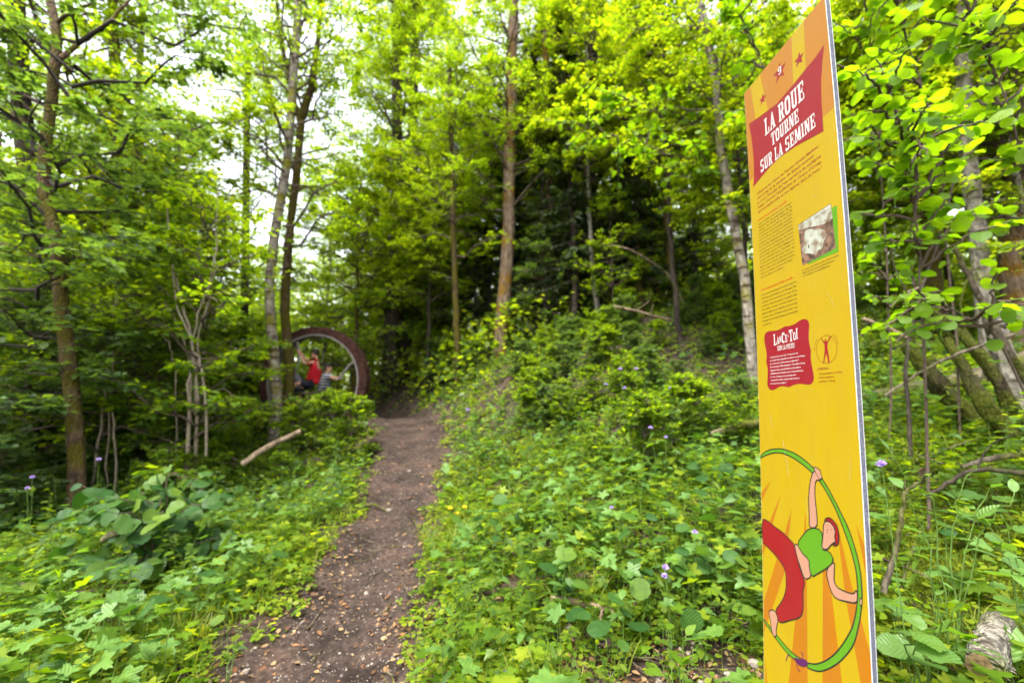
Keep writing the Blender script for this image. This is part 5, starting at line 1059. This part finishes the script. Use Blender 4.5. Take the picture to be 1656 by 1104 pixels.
def polys(name, plist, mat, layer, parent=None):
    bm = bmesh.new()
    for P in plist:
        vs_ = [bm.verts.new((x, y, 0)) for x, y in P]
        try: bm.faces.new(vs_)
        except ValueError: pass
    bm.normal_update(); return bm_to_face(bm, K[mat], name, layer, parent)
def smoothp(P, n=3, closed=True):
    P = [np.array(p, float) for p in P]
    for _ in range(n):
        Q = []
        m = len(P)
        for i in range(m if closed else m-1):
            a, b = P[i], P[(i+1) % m]; Q += [a*.75+b*.25, a*.25+b*.75]
        P = Q if closed else [P[0]]+Q+[P[-1]]
    return [tuple(p) for p in P]
def stroke(P, w, closed=True):
    out = []; m = len(P)
    for i in range(m if closed else m-1):
        a, b = np.array(P[i], float), np.array(P[(i+1) % m], float); d = b-a; l = np.linalg.norm(d)
        if l < 1e-6: continue
        d /= l; n = np.array([-d[1], d[0]])*w/2; a2, b2 = a-d*w*.3, b+d*w*.3
        out.append([tuple(a2-n), tuple(b2-n), tuple(b2+n), tuple(a2+n)])
    return out
A0 = ART
# upper part: orange with yellow bands, banner, stars
polys('orange_field', [[(0, 0), (400, 0), (400, 350), (0, 354)]], 'orange', 1)
polys('yellow_band', [[A0['st1'][0][0:1][0:1] and (41, 0), (98, 0), (127, 160), (60, 160)]], 'yellow', 2); polys('yellow_band', [[(262, 0), (316, 0), (308, 175), (252, 175)]], 'yellow', 2)
bn = A0['ban']; BANNER = polys('title_banner', [bn], 'red', 3)
def star(cx, cy, r, rot=0): return [(cx+(r if k % 2 == 0 else r*.42)*math.sin(rot+k*math.pi/5), cy-(r if k % 2 == 0 else r*.42)*math.cos(rot+k*math.pi/5)) for k in range(10)]
for (x, y), r, ro in zip(A0['starc'], (21, 34, 24), (.1, .05, .1)): STAR = polys('star', [star(x, y, r, ro)], 'red', 3)
# rays
R_ = []
for k in ('ray1', 'ray2', 'ray3', 'ray7'): R_.append(A0[k])
def ext(P, v1=2590):
    a = np.array(P[0], float); out = [tuple(a)]
    for q in P[1:]:
        q = np.array(q, float); d = q-a
        out.append(tuple(a+d*((v1-a[1])/d[1])) if q[1] > 1780 else tuple(q))
    return out
for k in ('ray4', 'ray5', 'ray8'): R_.append(ext(A0[k]))
R_.append([(314.3, 1450.1), (350.1, 1585.0), (400, 1730), (400, 1960), (333.6, 1633.4)])
R_ = [[(min(max(x, .9), 399.1), y) for x, y in P] for P in R_]
for P in R_: polys('sun_ray', [P], 'ray', 1)
# acrobat
def filled(name, P, mat, layer, sm=1, w=3.2, outline=True):
    Q = smoothp(P, sm) if sm else P
    o = polys(name, [Q], mat, layer)
    if outline: polys('ink_outline', stroke(Q, w), 'black', layer+.6, o)
hoop = A0['hoopo']+A0['hoopi'][::-1]; filled('green_hoop', hoop, 'green', 2, 1, 3.4); filled('green_hoop', A0['hoop2'], 'green', 2, 1, 3)
filled('drawn_arm', A0['arm1'], 'skin', 4); filled('drawn_hand', A0['fing'], 'skin', 5, 0, 2.0)
filled('drawn_belly', A0['belly'], 'skin', 4); filled('drawn_foot', A0['shin'], 'skin', 4); filled('drawn_trousers', A0['pants'], 'pant', 5, 1)
filled('drawn_face', A0['face'], 'skin', 5); filled('drawn_hair', A0['hair'], 'pant', 6); filled('drawn_arm', A0['arm2'], 'skin', 4); filled('drawn_hand', A0['hand2'], 'skin', 5, 1, 2)
filled('drawn_top', A0['top'], 'green', 6, 1)
filled('drawn_beetle', A0['bug'], 'purple', 5, 1, 1, False)
bl = A0['bugl']; polys('beetle_leg', stroke(bl[0:3], 2.5, False)+stroke(bl[3:6], 2.5, False)+stroke(bl[6:9], 2.5, False), 'purple', 5)
e_ = A0['eye']; polys('face_mark', [star(e_[0][0], e_[0][1], 1.6), star(e_[1][0], e_[1][1], 1.8)]+stroke([e_[1], e_[2]], 1.2, False)+stroke([e_[3], e_[4]], 1.4, False), 'black', 7)
rsp = np.random.default_rng(6); specks = []
for q in range(150):
    x_, y_, r_ = rsp.uniform(6, 394), 2560-2500*rsp.random()**1.7, rsp.uniform(.35, 1.1)*(1.6 if q % 11 == 0 else 1)
    specks.append([(x_+r_*rsp.uniform(.6, 1.2)*math.cos(k*1.047), y_+r_*rsp.uniform(.6, 1.2)*math.sin(k*1.047)) for k in range(6)])
sp_ = polys('dirt_speck', specks, 'brown', 9); sp_['kind'] = 'stuff'
for xa, ya, xb, yb in ((60, 1190, 71, 1240), (330, 860, 352, 905), (210, 1420, 214, 1475), (120, 60, 131, 84), (372, 1300, 366, 1352), (300, 560, 318, 575)): polys('scratch', stroke([(xa, ya), (xb, yb)], .5, False), 'cream', 8)
polys('scratch', stroke(A0['scr'], .9, False), 'cream', 2)
# letters: slab serif capitals drawn on a unit box (x right, y down)
def rct(x0, y0, x1, y1): return [(x0, y0), (x1, y0), (x1, y1), (x0, y1)]
def arc_ring(x0, y0, x1, y1, t, a0=0, a1=360, n=20):
    cx, cy_, rx, ry = (x0+x1)/2, (y0+y1)/2, (x1-x0)/2, (y1-y0)/2; out = []
    for k in range(n):
        p, q = math.radians(a0+(a1-a0)*k/n), math.radians(a0+(a1-a0)*(k+1)/n)
        def pt(a, s): 
            c, sn = math.cos(a), math.sin(a); e = .62
            c = math.copysign(abs(c)**e, c); sn = math.copysign(abs(sn)**e, sn)
            return (cx+(rx-s*t)*c, cy_+(ry-s*t*.55)*sn)
        out.append([pt(p, 0), pt(q, 0), pt(q, 1), pt(p, 1)])
    return out
ST = .30
GL = {
 'L': [rct(.14, 0, .44, 1), rct(0, 0, .58, .10), rct(0, .90, .95, 1), rct(.78, .66, .95, 1)],
 'A': [[(.40, 0), (.60, 0), (.95, 1), (.62, 1)], [(.40, 0), (.55, 0), (.27, 1), (.09, 1)], rct(.25, .62, .70, .72), rct(0, .91, .38, 1), rct(.55, .91, 1, 1)],
 'R': [rct(.12, 0, .40, 1), rct(0, 0, .55, .10), rct(0, .90, .50, 1), *arc_ring(.2, 0, .93, .55, .28, -90, 90), rct(.4, 0, .6, .09), rct(.4, .46, .6, .55), [(.45, .5), (.70, .5), (.98, 1), (.68, 1)], rct(.62, .90, 1.02, 1)],
 'O': arc_ring(.03, 0, .97, 1, .29), 'U': [rct(.10, 0, .38, .70), rct(.66, 0, .88, .70), rct(0, 0, .48, .10), rct(.55, 0, 1, .10), *arc_ring(.10, .40, .88, 1, .26, 0, 180)],
 'E': [rct(.12, 0, .42, 1), rct(0, 0, .92, .10), rct(0, .90, .95, 1), rct(.42, .45, .68, .55), rct(.64, .35, .74, .65), rct(.78, 0, .92, .30), rct(.80, .68, .95, 1)],
 'T': [rct(.36, 0, .64, 1), rct(0, 0, 1, .10), rct(0, 0, .13, .30), rct(.87, 0, 1, .30), rct(.20, .90, .80, 1)],
 'N': [rct(.10, 0, .28, 1), rct(.74, 0, .92, 1), [(.10, 0), (.42, 0), (.92, 1), (.62, 1)], rct(0, 0, .36, .09), rct(.60, 0, 1, .09), rct(0, .91, .38, 1)],
 'S': [*arc_ring(.05, 0, .93, .56, .28, 100, 340), *arc_ring(.05, .44, .93, 1, .28, -80, 160), rct(.76, .0, .90, .26), rct(.06, .74, .20, 1)],
 'M': [rct(.08, 0, .22, 1), rct(.72, 0, .94, 1), [(.08, 0), (.34, 0), (.56, .80), (.44, .95)], [(.68, 0), (.94, 0), (.54, .95), (.44, .95)], rct(0, 0, .30, .09), rct(.70, 0, 1, .09), rct(0, .91, .32, 1), rct(.62, .91, 1, 1)],
 'I': [rct(.25, 0, .75, 1), rct(.02, 0, .98, .10), rct(.02, .90, .98, 1)], 'C': [*arc_ring(.04, 0, .98, 1, .30, 40, 320), rct(.80, .02, .95, .30)],
 'P': [rct(.12, 0, .40, 1), rct(0, 0, .55, .10), rct(0, .90, .55, 1), *arc_ring(.2, 0, .95, .58, .28, -90, 90), rct(.4, 0, .6, .09), rct(.4, .49, .6, .58)],
 '-': [rct(.1, .45, .9, .57)], '!': [rct(.25, 0, .75, .68), rct(.25, .82, .75, 1)],
 '9': [*arc_ring(.05, 0, .95, .58, .26), rct(.68, .3, .95, .75), *arc_ring(.05, .42, .95, 1, .26, 0, 160)]}
WID = {'I': .55, '-': .45, '!': .35, 'M': 1.35, ' ': .42, 'L': .92, 'N': 1.1}
def title(name, text, box, layer=5, mat='white', sizes=None, drop=None, parent=None):
    """text stretched into the box x0,y0,x1,y1 (mm)"""
    x0, y0, x1, y1 = box; ws = [WID.get(c, 1.0)*(sizes[i] if sizes else 1) for i, c in enumerate(text)]; gap = .10
    tot = sum(ws)+gap*(len(text)-1); sx = (x1-x0)/tot; x = x0
    for i, c in enumerate(text):
        if c != ' ':
            dy = (drop[i] if drop else 0); hh = (sizes[i] if sizes else 1); ya = y0+(y1-y0)*dy; H_ = (y1-y0)*hh
            bm = bmesh.new()
            for P in GL[c]:
                vs_ = [bm.verts.new((x+p[0]*ws[i]*sx, ya+p[1]*H_, 0)) for p in P]
                try: bm.faces.new(vs_)
                except ValueError: pass
            bm_to_face(bm, K[mat], name, layer, parent)
        x += (ws[i]+gap)*sx
title('title_letter', 'LA ROUE', (104, 181, 296, 243), parent=BANNER); title('title_letter', 'TOURNE', (134, 254, 266, 299), parent=BANNER); title('title_letter', 'SUR LA SEMINE', (69, 314, 329, 359.5), parent=BANNER)
title('star_number', '9', (189, 55, 206, 82)); 
BADGE = polys('call_out_badge', [smoothp(A0['emb'], 2)], 'red', 2)
title('badge_letter', 'LANCE-TOI', (92, 938, 205, 971), 4, 'white', [1.1, .72, .6, 1, .72, .7, 1.1, .75, 1.0], [-.05, .28, .30, .0, .25, .1, -.1, .2, -.1], BADGE)
title('badge_letter', 'SUR LA PISTE!', (108.5, 977, 189, 992), 4, parent=BADGE)
def text_block(name, lines, x0, y0, pitch, xh, mat, layer=2, width=None, bold=0.0, widths=None, parent=None):
    """lines of ordinary print; width stretches every line to it (mm)"""
    for i, ln in enumerate(lines):
        if not ln: continue
        cu = bpy.data.curves.new(name, 'FONT'); cu.body = ln; cu.size = 1; cu.resolution_u = 1; cu.offset = bold; cu.fill_mode = 'FRONT'
        ob = bpy.data.objects.new(name, cu); COL.objects.link(ob)
        dg = bpy.context.evaluated_depsgraph_get(); me = bpy.data.meshes.new_from_object(ob.evaluated_get(dg)); bpy.data.objects.remove(ob); bpy.data.curves.remove(cu)
        if not len(me.vertices): continue
        xs = [v.co.x for v in me.vertices]; w = max(xs)-min(xs); W_ = (widths[i] if widths else width) or w*xh/.5; sy = xh/.52
        bm = bmesh.new(); bm.from_mesh(me); bpy.data.meshes.remove(me)
        for v in bm.verts: v.co = Vector((x0+(v.co.x-min(xs))/w*W_, y0+i*pitch-v.co.y*sy, 0))
        bm_to_face(bm, K[mat], name, layer, parent)
text_block('intro_text_line', ["Observez les ruines de l'ancien moulin Mathieu", "situ\u00e9 pr\u00e8s de la Semine. En faisant tourner", "sa roue, l'\u00e9nergie de l'eau servait \u00e0 de multiples", "usages. Comme l'\u00e9quilibriste du Cirque d'Orvaz", "qui accomplit mille et une figures dans sa roue !"],
           40, 427.5, 17.1, 7.0, 'textred', 2, None, .02, [292, 274, 299, 298, 300])
text_block('heading_text', ["L'incontournable moulin"], 38, 525, 10, 6.0, 'headred', 2, None, .02, [151])
body = ["Les moulins ont de tout temps", "fait partie du paysage de la", "vall\u00e9e. Au fil de la rivi\u00e8re ils", "transforment la force de l'eau", "en \u00e9nergie pour moudre le grain,", "scier le bois, battre le chanvre,", "presser les noix et les pommes.", "Le moulin Mathieu est install\u00e9", "au bord de la Semine. Sa roue", "entra\u00eenait la meule de pierre.", "\u00c0 la belle saison les villageois", "y apportaient leurs r\u00e9coltes et", "le meunier gardait une part de", "farine pour prix de sa peine.", "Il ne reste que quelques murs,", "mais on devine encore le canal", "qui conduit \u00e0 la rivi\u00e8re."]
body = body[:17]
text_block('body_text_line', body, 39, 538.9, 12.05, 4.4, 'textolive', 2, None, .018, [171]*15+[160, 120])
text_block('heading_text', ["Un m\u00e9canisme bien rod\u00e9"], 38, 778, 10, 6.2, 'headred', 2, None, .022, [157])
text_block('body_text_line', ["L'eau \u00e9tait amen\u00e9e par un petit canal de", "d\u00e9rivation prolong\u00e9 par un barrage. Elle", "mettait en mouvement la roue de la", "premi\u00e8re meule du moulin. L'ensemble \u00e9tait", "li\u00e9 \u00e0 l'arbre moteur en bois. Il avait une", "grande taille pour entra\u00eener les meules", "et les scies. Il faut chercher les", "vestiges du m\u00e9canisme dans la broussaille", "et admirer !"], 39, 794, 13.05, 4.4, 'textolive', 2, None, .018, [171]*8+[46])
text_block('badge_text_line', ["Connais-tu la roue Cyr ? C'est la roue", "en m\u00e9tal dans laquelle se place un acrobate", "pour tourner et virevolter en dansant !", "\u00c0 toi de jouer ! Mais attention ! Ton d\u00e9fi se Roule", "s'appuyer bras perpendiculaires et 4 pressions", "suffisamment \u00e9cart\u00e9 pour bien balancer", "la roue. Compense le mouvement !", "comment le faire de faire fait tourner", "la roue des moulins ?"], 69.5, 1012, 10.7, 4.0, 'white', 4, None, .016, [133, 160, 134, 160, 141, 152, 120, 134, 76], BADGE)
text_block('caption_line', ["Le moulin, aujourd'hui en ruine, dit de la Semine", "illustr\u00e9 par des cartes postales anciennes", "en couleurs, \u00a9 fonds Mathieu"], 238, 767.8, 9.2, 3.6, 'textolive', 2, None, .02, [138, 122, 105])
text_block('warning_text', ["ATTENTION !"], 274, 1067.5, 9, 4.6, 'textred', 2, None, .03, [43])
text_block('warning_text', ["Une personne \u00e0 la fois", "Poids maximum", "autoris\u00e9 : 120 kg"], 278.5, 1080, 10.6, 4.2, 'textred', 2, None, .02, [81, 55, 57])
# pictogram
cx_, cy_ = 311.5, 1012.5; el = [(cx_+37*math.cos(k/40*6.2832), cy_+38.5*math.sin(k/40*6.2832)) for k in range(40)]
polys('pictogram_ring', stroke(el, 1.3), 'textred', 2); polys('pictogram_man', [A0['man']], 'pant', 2.5)
ar = A0['arr']; polys('pictogram_arrow', stroke(ar[0:3], 1.0, False)+[star(ar[2][0], ar[2][1], 3)]+stroke(ar[3:6], 1.0, False)+[star(ar[5][0], ar[5][1], 3)], 'textred', 2)
# the old photograph printed on it
m4, t4, N4, L4 = nodes('print_faded'); tc4 = N4.new('ShaderNodeTexCoord'); n4 = N4.new('ShaderNodeTexNoise'); n4.inputs['Scale'].default_value = 38; n4.inputs['Detail'].default_value = 7; L4.new(tc4.outputs['Object'], n4.inputs['Vector'])
r4 = ramp(N4, [(.36, (.16, .11, .07)), (.52, (.30, .30, .24)), (.7, (.36, .38, .34))]); L4.new(n4.outputs[0], r4.inputs[0]); p4_ = N4.new('ShaderNodeBsdfPrincipled'); p4_.inputs['Roughness'].default_value = .4; L4.new(r4.outputs[0], p4_.inputs['Base Color']); o4 = N4.new('ShaderNodeOutputMaterial'); L4.new(p4_.outputs[0], o4.inputs[0]); K['faded'] = m4
polys('photo_frame', [[(262, 627), (381, 627), (375, 757), (262, 755)]], 'green', 1.5)
m2, t2, N2, L2 = nodes('print_sepia'); tc2 = N2.new('ShaderNodeTexCoord'); n2_ = N2.new('ShaderNodeTexNoise'); n2_.inputs['Scale'].default_value = 55; n2_.inputs['Detail'].default_value = 6; L2.new(tc2.outputs['Object'], n2_.inputs['Vector'])
r2_ = ramp(N2, [(.35, (.035, .018, .015)), (.65, (.20, .11, .07))]); L2.new(n2_.outputs[0], r2_.inputs[0]); p2_ = N2.new('ShaderNodeBsdfPrincipled'); p2_.inputs['Roughness'].default_value = .4; L2.new(r2_.outputs[0], p2_.inputs['Base Color']); o2_ = N2.new('ShaderNodeOutputMaterial'); L2.new(p2_.outputs[0], o2_.inputs[0]); K['sepia'] = m2
PH = polys('old_photograph', [A0['ph']], 'sepia', 2); polys('photo_sky', [smoothp(A0['skyp'], 0)], 'faded', 2.6, PH); polys('photo_house', [smoothp(A0['bld'], 1)], 'faded', 2.8, PH); polys('photo_roof', [A0['rf']], 'sepia', 3.4, PH); polys('photo_window', [A0['wn']], 'sepia', 3.4, PH)
polys('photo_writing', stroke(A0['strip'], 1.0, False), 'sepia', 3.4, PH)
# ------------------------------------------------------------------ the rusty wheel and the children in it
WY = 11.5
wc = np.array(at(509, 618, WY)); wr = np.array(at(599, 618, WY))[0]-wc[0]
rust = bark_mat('rusty_steel', (.026, .011, .008), (.06, .025, .017), (.05, .025, .015), .1, 6, .8, 1); steel = plain('worn_steel', (.17, .15, .14), .6, .4, .3, 12)
wz = gz(wc[0], wc[1]-.2)
wheel = thing('wheel', 'big rusty brown steel ring with a grey inner edge standing among the trees', 'wheel', (wc[0], wc[1], wz))
def ring_mesh(name, ri, ro, y0, y1, mat, n=64, a0=0, a1=2*math.pi):
    A_ = Acc(); closed = abs(a1-a0-2*math.pi) < 1e-6; V = []
    for k in range(n if closed else n+1):
        a = a0+(a1-a0)*k/n; c, s = math.cos(a), math.sin(a)
        for r, y in ((ri, y0), (ro, y0), (ro, y1), (ri, y1)): V.append((r*c, y, r*s+wc[2]-wz))
    F = []
    m = n
    for k in range(m):
        k2 = (k+1) % n if closed else k+1
        for j in range(4): F.append((k*4+j, k*4+(j+1) % 4, k2*4+(j+1) % 4, k2*4+j))
    A_.add(V, None, F); return A_.mesh(name, [mat], False)
wheel.rotation_euler = (0, 0, math.radians(-6))
link('rim', ring_mesh('rim', wr*.865, wr, -.13, .13, rust), wheel); link('inner_lining', ring_mesh('inner_lining', wr*.835, wr*.862, -.145, .145, steel), wheel)
def bar(name, pts, r, parent, mat, off):
    A_ = Acc(); noisy_tube(A_, resample(np.array(pts, float)-off, 12), np.full(12, r), 8, 0, 0); o = link(name, A_.mesh(name, [mat], True), None, tuple(off)); o.parent = parent; o.location = (0, 0, 0)
    return o
W0 = np.array([wc[0], wc[1], wz])
bar('hand_bar', [gpt(480, 552, WY-.1), gpt(482, 570, WY-.1), gpt(481, 588, WY-.1), gpt(473, 604, WY-.1)], .03, wheel, steel, W0)
bar('hand_bar', [gpt(577, 584, WY-.1), gpt(566, 594, WY-.1), gpt(550, 614, WY-.1)], .032, wheel, steel, W0)
def box(name, cx, cy_, cz, dx, dy, dz, mat, parent):
    bm = bmesh.new(); bmesh.ops.create_cube(bm, size=1)
    for v in bm.verts: v.co = Vector((cx+v.co.x*dx, cy_+v.co.y*dy, cz+v.co.z*dz))
    bmesh.ops.bevel(bm, geom=bm.edges[:], offset=.01, segments=2, affect='EDGES'); me = bpy.data.meshes.new(name); bm.to_mesh(me); bm.free(); me.materials.append(mat); return link(name, me, parent)
seat_z = at(510, 634, WY)[2]-wz
box('seat_plank', .0, 0, seat_z-.03, wr*1.5, .30, .05, M['wood_grey'], wheel)
for s in (-1, 1):
    box('seat_post', s*.55, 0, (seat_z-.05+.15)/2+.0, .08, .08, seat_z-.20, M['wood_grey'], wheel); box('cradle_beam', s*.8, 0, .08, .16, .9, .30, M['wood_grey'], wheel)

skin_m = plain('skin', (.42, .22, .14), .55, .3, .06, 30); hair_m = plain('dark_hair', (.018, .012, .010), .7, .3, .3, 60)
def skin_body(name, verts, edges, radii, mat, parent, off, root=0, sub=2):
    me = bpy.data.meshes.new(name); me.from_pydata([tuple(np.array(v)-off) for v in verts], edges, []); ob = bpy.data.objects.new(name, me); COL.objects.link(ob)
    m = ob.modifiers.new('skin', 'SKIN'); m.use_smooth_shade = True
    for i, r in enumerate(radii):
        rr = r if isinstance(r, tuple) else (r, r); me.skin_vertices[0].data[i].radius = rr
        me.skin_vertices[0].data[i].use_root = (i == root)
    s = ob.modifiers.new('sub', 'SUBSURF'); s.levels = sub; s.render_levels = sub
    dg = bpy.context.evaluated_depsgraph_get(); out = bpy.data.meshes.new_from_object(ob.evaluated_get(dg)); bpy.data.objects.remove(ob); out.materials.clear(); out.materials.append(mat); out.name = name
    out.polygons.foreach_set('use_smooth', [True]*len(out.polygons))
    return link(name, out, parent)
def ellipsoid(A_, c, rx, ry, rz, mat=0, cut=None):
    v, f = ico(3); A_.add(v*np.array([rx, ry, rz])+np.array(c), f, None, mat)
def person(label, face, head, neck, chest, pelvis, shR, elR, haR, shL, elL, haL, hipR, knR, anR, hipL, knL, anL, shirt, shorts, sleeve_col=None, scale=1.0):
    """all joints are world points; face = +1 looks towards +X, -1 towards -X"""
    off = np.array(pelvis, float); t = thing('person', label, 'person', tuple(off)); S = scale
    head, neck, chest, pelvis = map(lambda q: np.array(q, float), (head, neck, chest, pelvis))
    V = [pelvis, (pelvis+chest)/2, chest, neck, head+np.array([0, 0, -.035*S]), head+np.array([0, 0, .05*S])]; E = [(0, 1), (1, 2), (2, 3), (3, 4), (4, 5)]
    R = [(.10*S, .12*S), (.085*S, .11*S), (.095*S, .13*S), .045*S, .078*S, .075*S]
    V.append(head+np.array([face*.088*S, 0, -.005])); E.append((4, 6)); R.append(.018*S)      # nose
    for sh, el, ha in ((shR, elR, haR), (shL, elL, haL)):
        n = len(V); sh, el, ha = (np.array(q, float) for q in (sh, el, ha)); fo = el+(ha-el)*.8
        V += [sh, el, fo, ha]; E += [(2, n), (n, n+1), (n+1, n+2), (n+2, n+3)]; R += [.05*S, .036*S, .024*S, (.034*S, .016*S)]
    for hp, kn, an in ((hipR, knR, anR), (hipL, knL, anL)):
        n = len(V); hp, kn, an = (np.array(q, float) for q in (hp, kn, an)); cf = kn+(an-kn)*.35; toe = an+np.array([face*.15*S, 0, -.05*S])
        V += [hp, kn, cf, an, toe]; E += [(0, n), (n, n+1), (n+1, n+2), (n+2, n+3), (n+3, n+4)]; R += [.078*S, .052*S, .05*S, .032*S, .03*S]
    skin_body('body', V, E, R, skin_m, t, off)
    for ha, el in ((haR, elR), (haL, elL)):                     # five bent fingers round what they hold
        ha = np.array(ha, float); d = norm(ha-np.array(el, float)); sd = norm(np.cross(d, [0, 1., .2])); A_ = Acc()
        for q, (o, l) in enumerate(((-.026, .045), (-.010, .055), (.008, .058), (.024, .05), (.036, .04))):
            b0 = ha-off+sd*o*S*.8; th = q == 4
            P = np.array([[b0-d*(.03 if th else 0)*S, b0+d*l*.45*S+np.array([0, -.012, 0]), b0+d*l*.75*S+np.array([0, -.03, 0])*S, b0+d*l*.6*S+np.array([0, -.048, 0])*S]])
            tubes(P, np.array([[.010, .009, .008, .006]])*S, 6, A_)
        link('fingers' if False else 'hand', A_.mesh('hand', [skin_m], True), t)
    A_ = Acc(); h = head-off+np.array([-face*.012*S, 0, .055*S]); v, f = ico(3); vv = v*np.array([.106, .094, .095])*S*(1+.05*np.sin(v@np.array([9., 7, 11]))[:, None])
    keep = np.array([not all((v[i][0]*face > .30 and v[i][2] < .35) or v[i][2] < -.75 for i in q) for q in f]); A_.add(vv+h, f[keep]); link('hair', A_.mesh('hair', [hair_m], True), t)
    for s in (-1, 1):
        A_ = Acc(); ellipsoid(A_, head-off+np.array([face*.070*S, s*.032*S, .012*S]), .012*S, .013*S, .009*S); link('eye', A_.mesh('eye', [hair_m], True), t)
        A_ = Acc(); ellipsoid(A_, head-off+np.array([-face*.005, s*.085*S, -.005*S]), .022*S, .014*S, .03*S); link('ear', A_.mesh('ear', [skin_m], True), t)
    A_ = Acc(); ellipsoid(A_, head-off+np.array([face*.074*S, 0, -.052*S]), .010*S, .024*S, .006*S); link('mouth', A_.mesh('mouth', [K['pant']], True), t)
    sR, eR, sL, eL = (np.array(q, float) for q in (shR, elR, shL, elL)); dn = norm(pelvis-chest)
    skin_body('shirt', [pelvis+dn*.05, (pelvis+chest)/2, chest, neck-(neck-chest)*.22, sR, sR+(eR-sR)*.55, sL, sL+(eL-sL)*.55], [(0, 1), (1, 2), (2, 3), (2, 4), (4, 5), (2, 6), (6, 7)],
              [(.145*S, .17*S), (.14*S, .16*S), (.165*S, .20*S), .075*S, .105*S, .072*S, .105*S, .072*S], shirt, t, off, 1)
    hR, kR, hL, kL = (np.array(q, float) for q in (hipR, knR, hipL, knL))
    skin_body('shorts', [pelvis, hR, hR+(kR-hR)*.75, hL, hL+(kL-hL)*.75], [(0, 1), (1, 2), (0, 3), (3, 4)], [(.118*S, .13*S), .092*S, .082*S, .092*S, .082*S], shorts, t, off, 0)
    return t
def P_(px, py, dy=0): return at(px, py, WY+dy)
red = plain('red_cloth', (.36, .008, .014), .85, .2, .12, 14, .3); grey = plain('grey_cloth', (.12, .12, .14), .85, .2, .15, 14, .3); dark = plain('dark_cloth', (.012, .014, .022), .85, .2, .2, 14, .3)
m3, t3, N3, L3 = nodes('striped_cloth'); tc3 = N3.new('ShaderNodeTexCoord'); w3 = N3.new('ShaderNodeTexWave'); w3.bands_direction = 'Z'; w3.inputs['Scale'].default_value = 4.2; w3.inputs['Distortion'].default_value = 1.0; L3.new(tc3.outputs['Object'], w3.inputs['Vector'])
r3 = ramp(N3, [(.55, (.012, .015, .025)), (.7, (.40, .40, .42))]); L3.new(w3.outputs[0], r3.inputs[0]); p3_ = N3.new('ShaderNodeBsdfPrincipled'); p3_.inputs['Roughness'].default_value = .85; L3.new(r3.outputs[0], p3_.inputs['Base Color']); o3_ = N3.new('ShaderNodeOutputMaterial'); L3.new(p3_.outputs[0], o3_.inputs[0])
person('child in a red T-shirt in the rusty wheel with both arms raised to a bar', -1, P_(509, 573), P_(511, 581), P_(513, 592), P_(507, 619), P_(508, 585, -.16), P_(493, 588, -.16), P_(481, 566, -.12), P_(509, 584, .14), P_(494, 581, .12), P_(481, 561, .02),
       P_(502, 621, -.1), P_(479, 620, -.12), P_(466, 638, -.1), P_(503, 622, .1), P_(487, 628, .1), P_(485, 648, .1), red, dark)
person('child in a dark striped jumper in the wheel, reaching right to hold a grey bar', 1, P_(532, 595, .1), P_(530, 602, .1), P_(527, 610, .12), P_(521, 632, .15), P_(530, 607, -.06), P_(541, 612, -.1), P_(551, 613, -.1), P_(530, 607, .26), P_(540, 612, .2), P_(552, 609, .0),
       P_(524, 634, .05), P_(540, 634, .0), P_(540, 655, 0), P_(524, 634, .25), P_(538, 636, .25), P_(537, 657, .25), m3, dark)
person('child in a grey T-shirt bending in the left part of the wheel', -1, P_(473, 595, .2), P_(476, 603, .2), P_(479, 611, .2), P_(486, 632, .2), P_(477, 608, .05), P_(468, 618, .0), P_(458, 622, .0), P_(477, 608, .35), P_(468, 618, .35), P_(459, 622, .3),
       P_(484, 634, .12), P_(468, 636, .1), P_(470, 657, .1), P_(484, 634, .3), P_(470, 637, .3), P_(472, 659, .3), grey, dark)
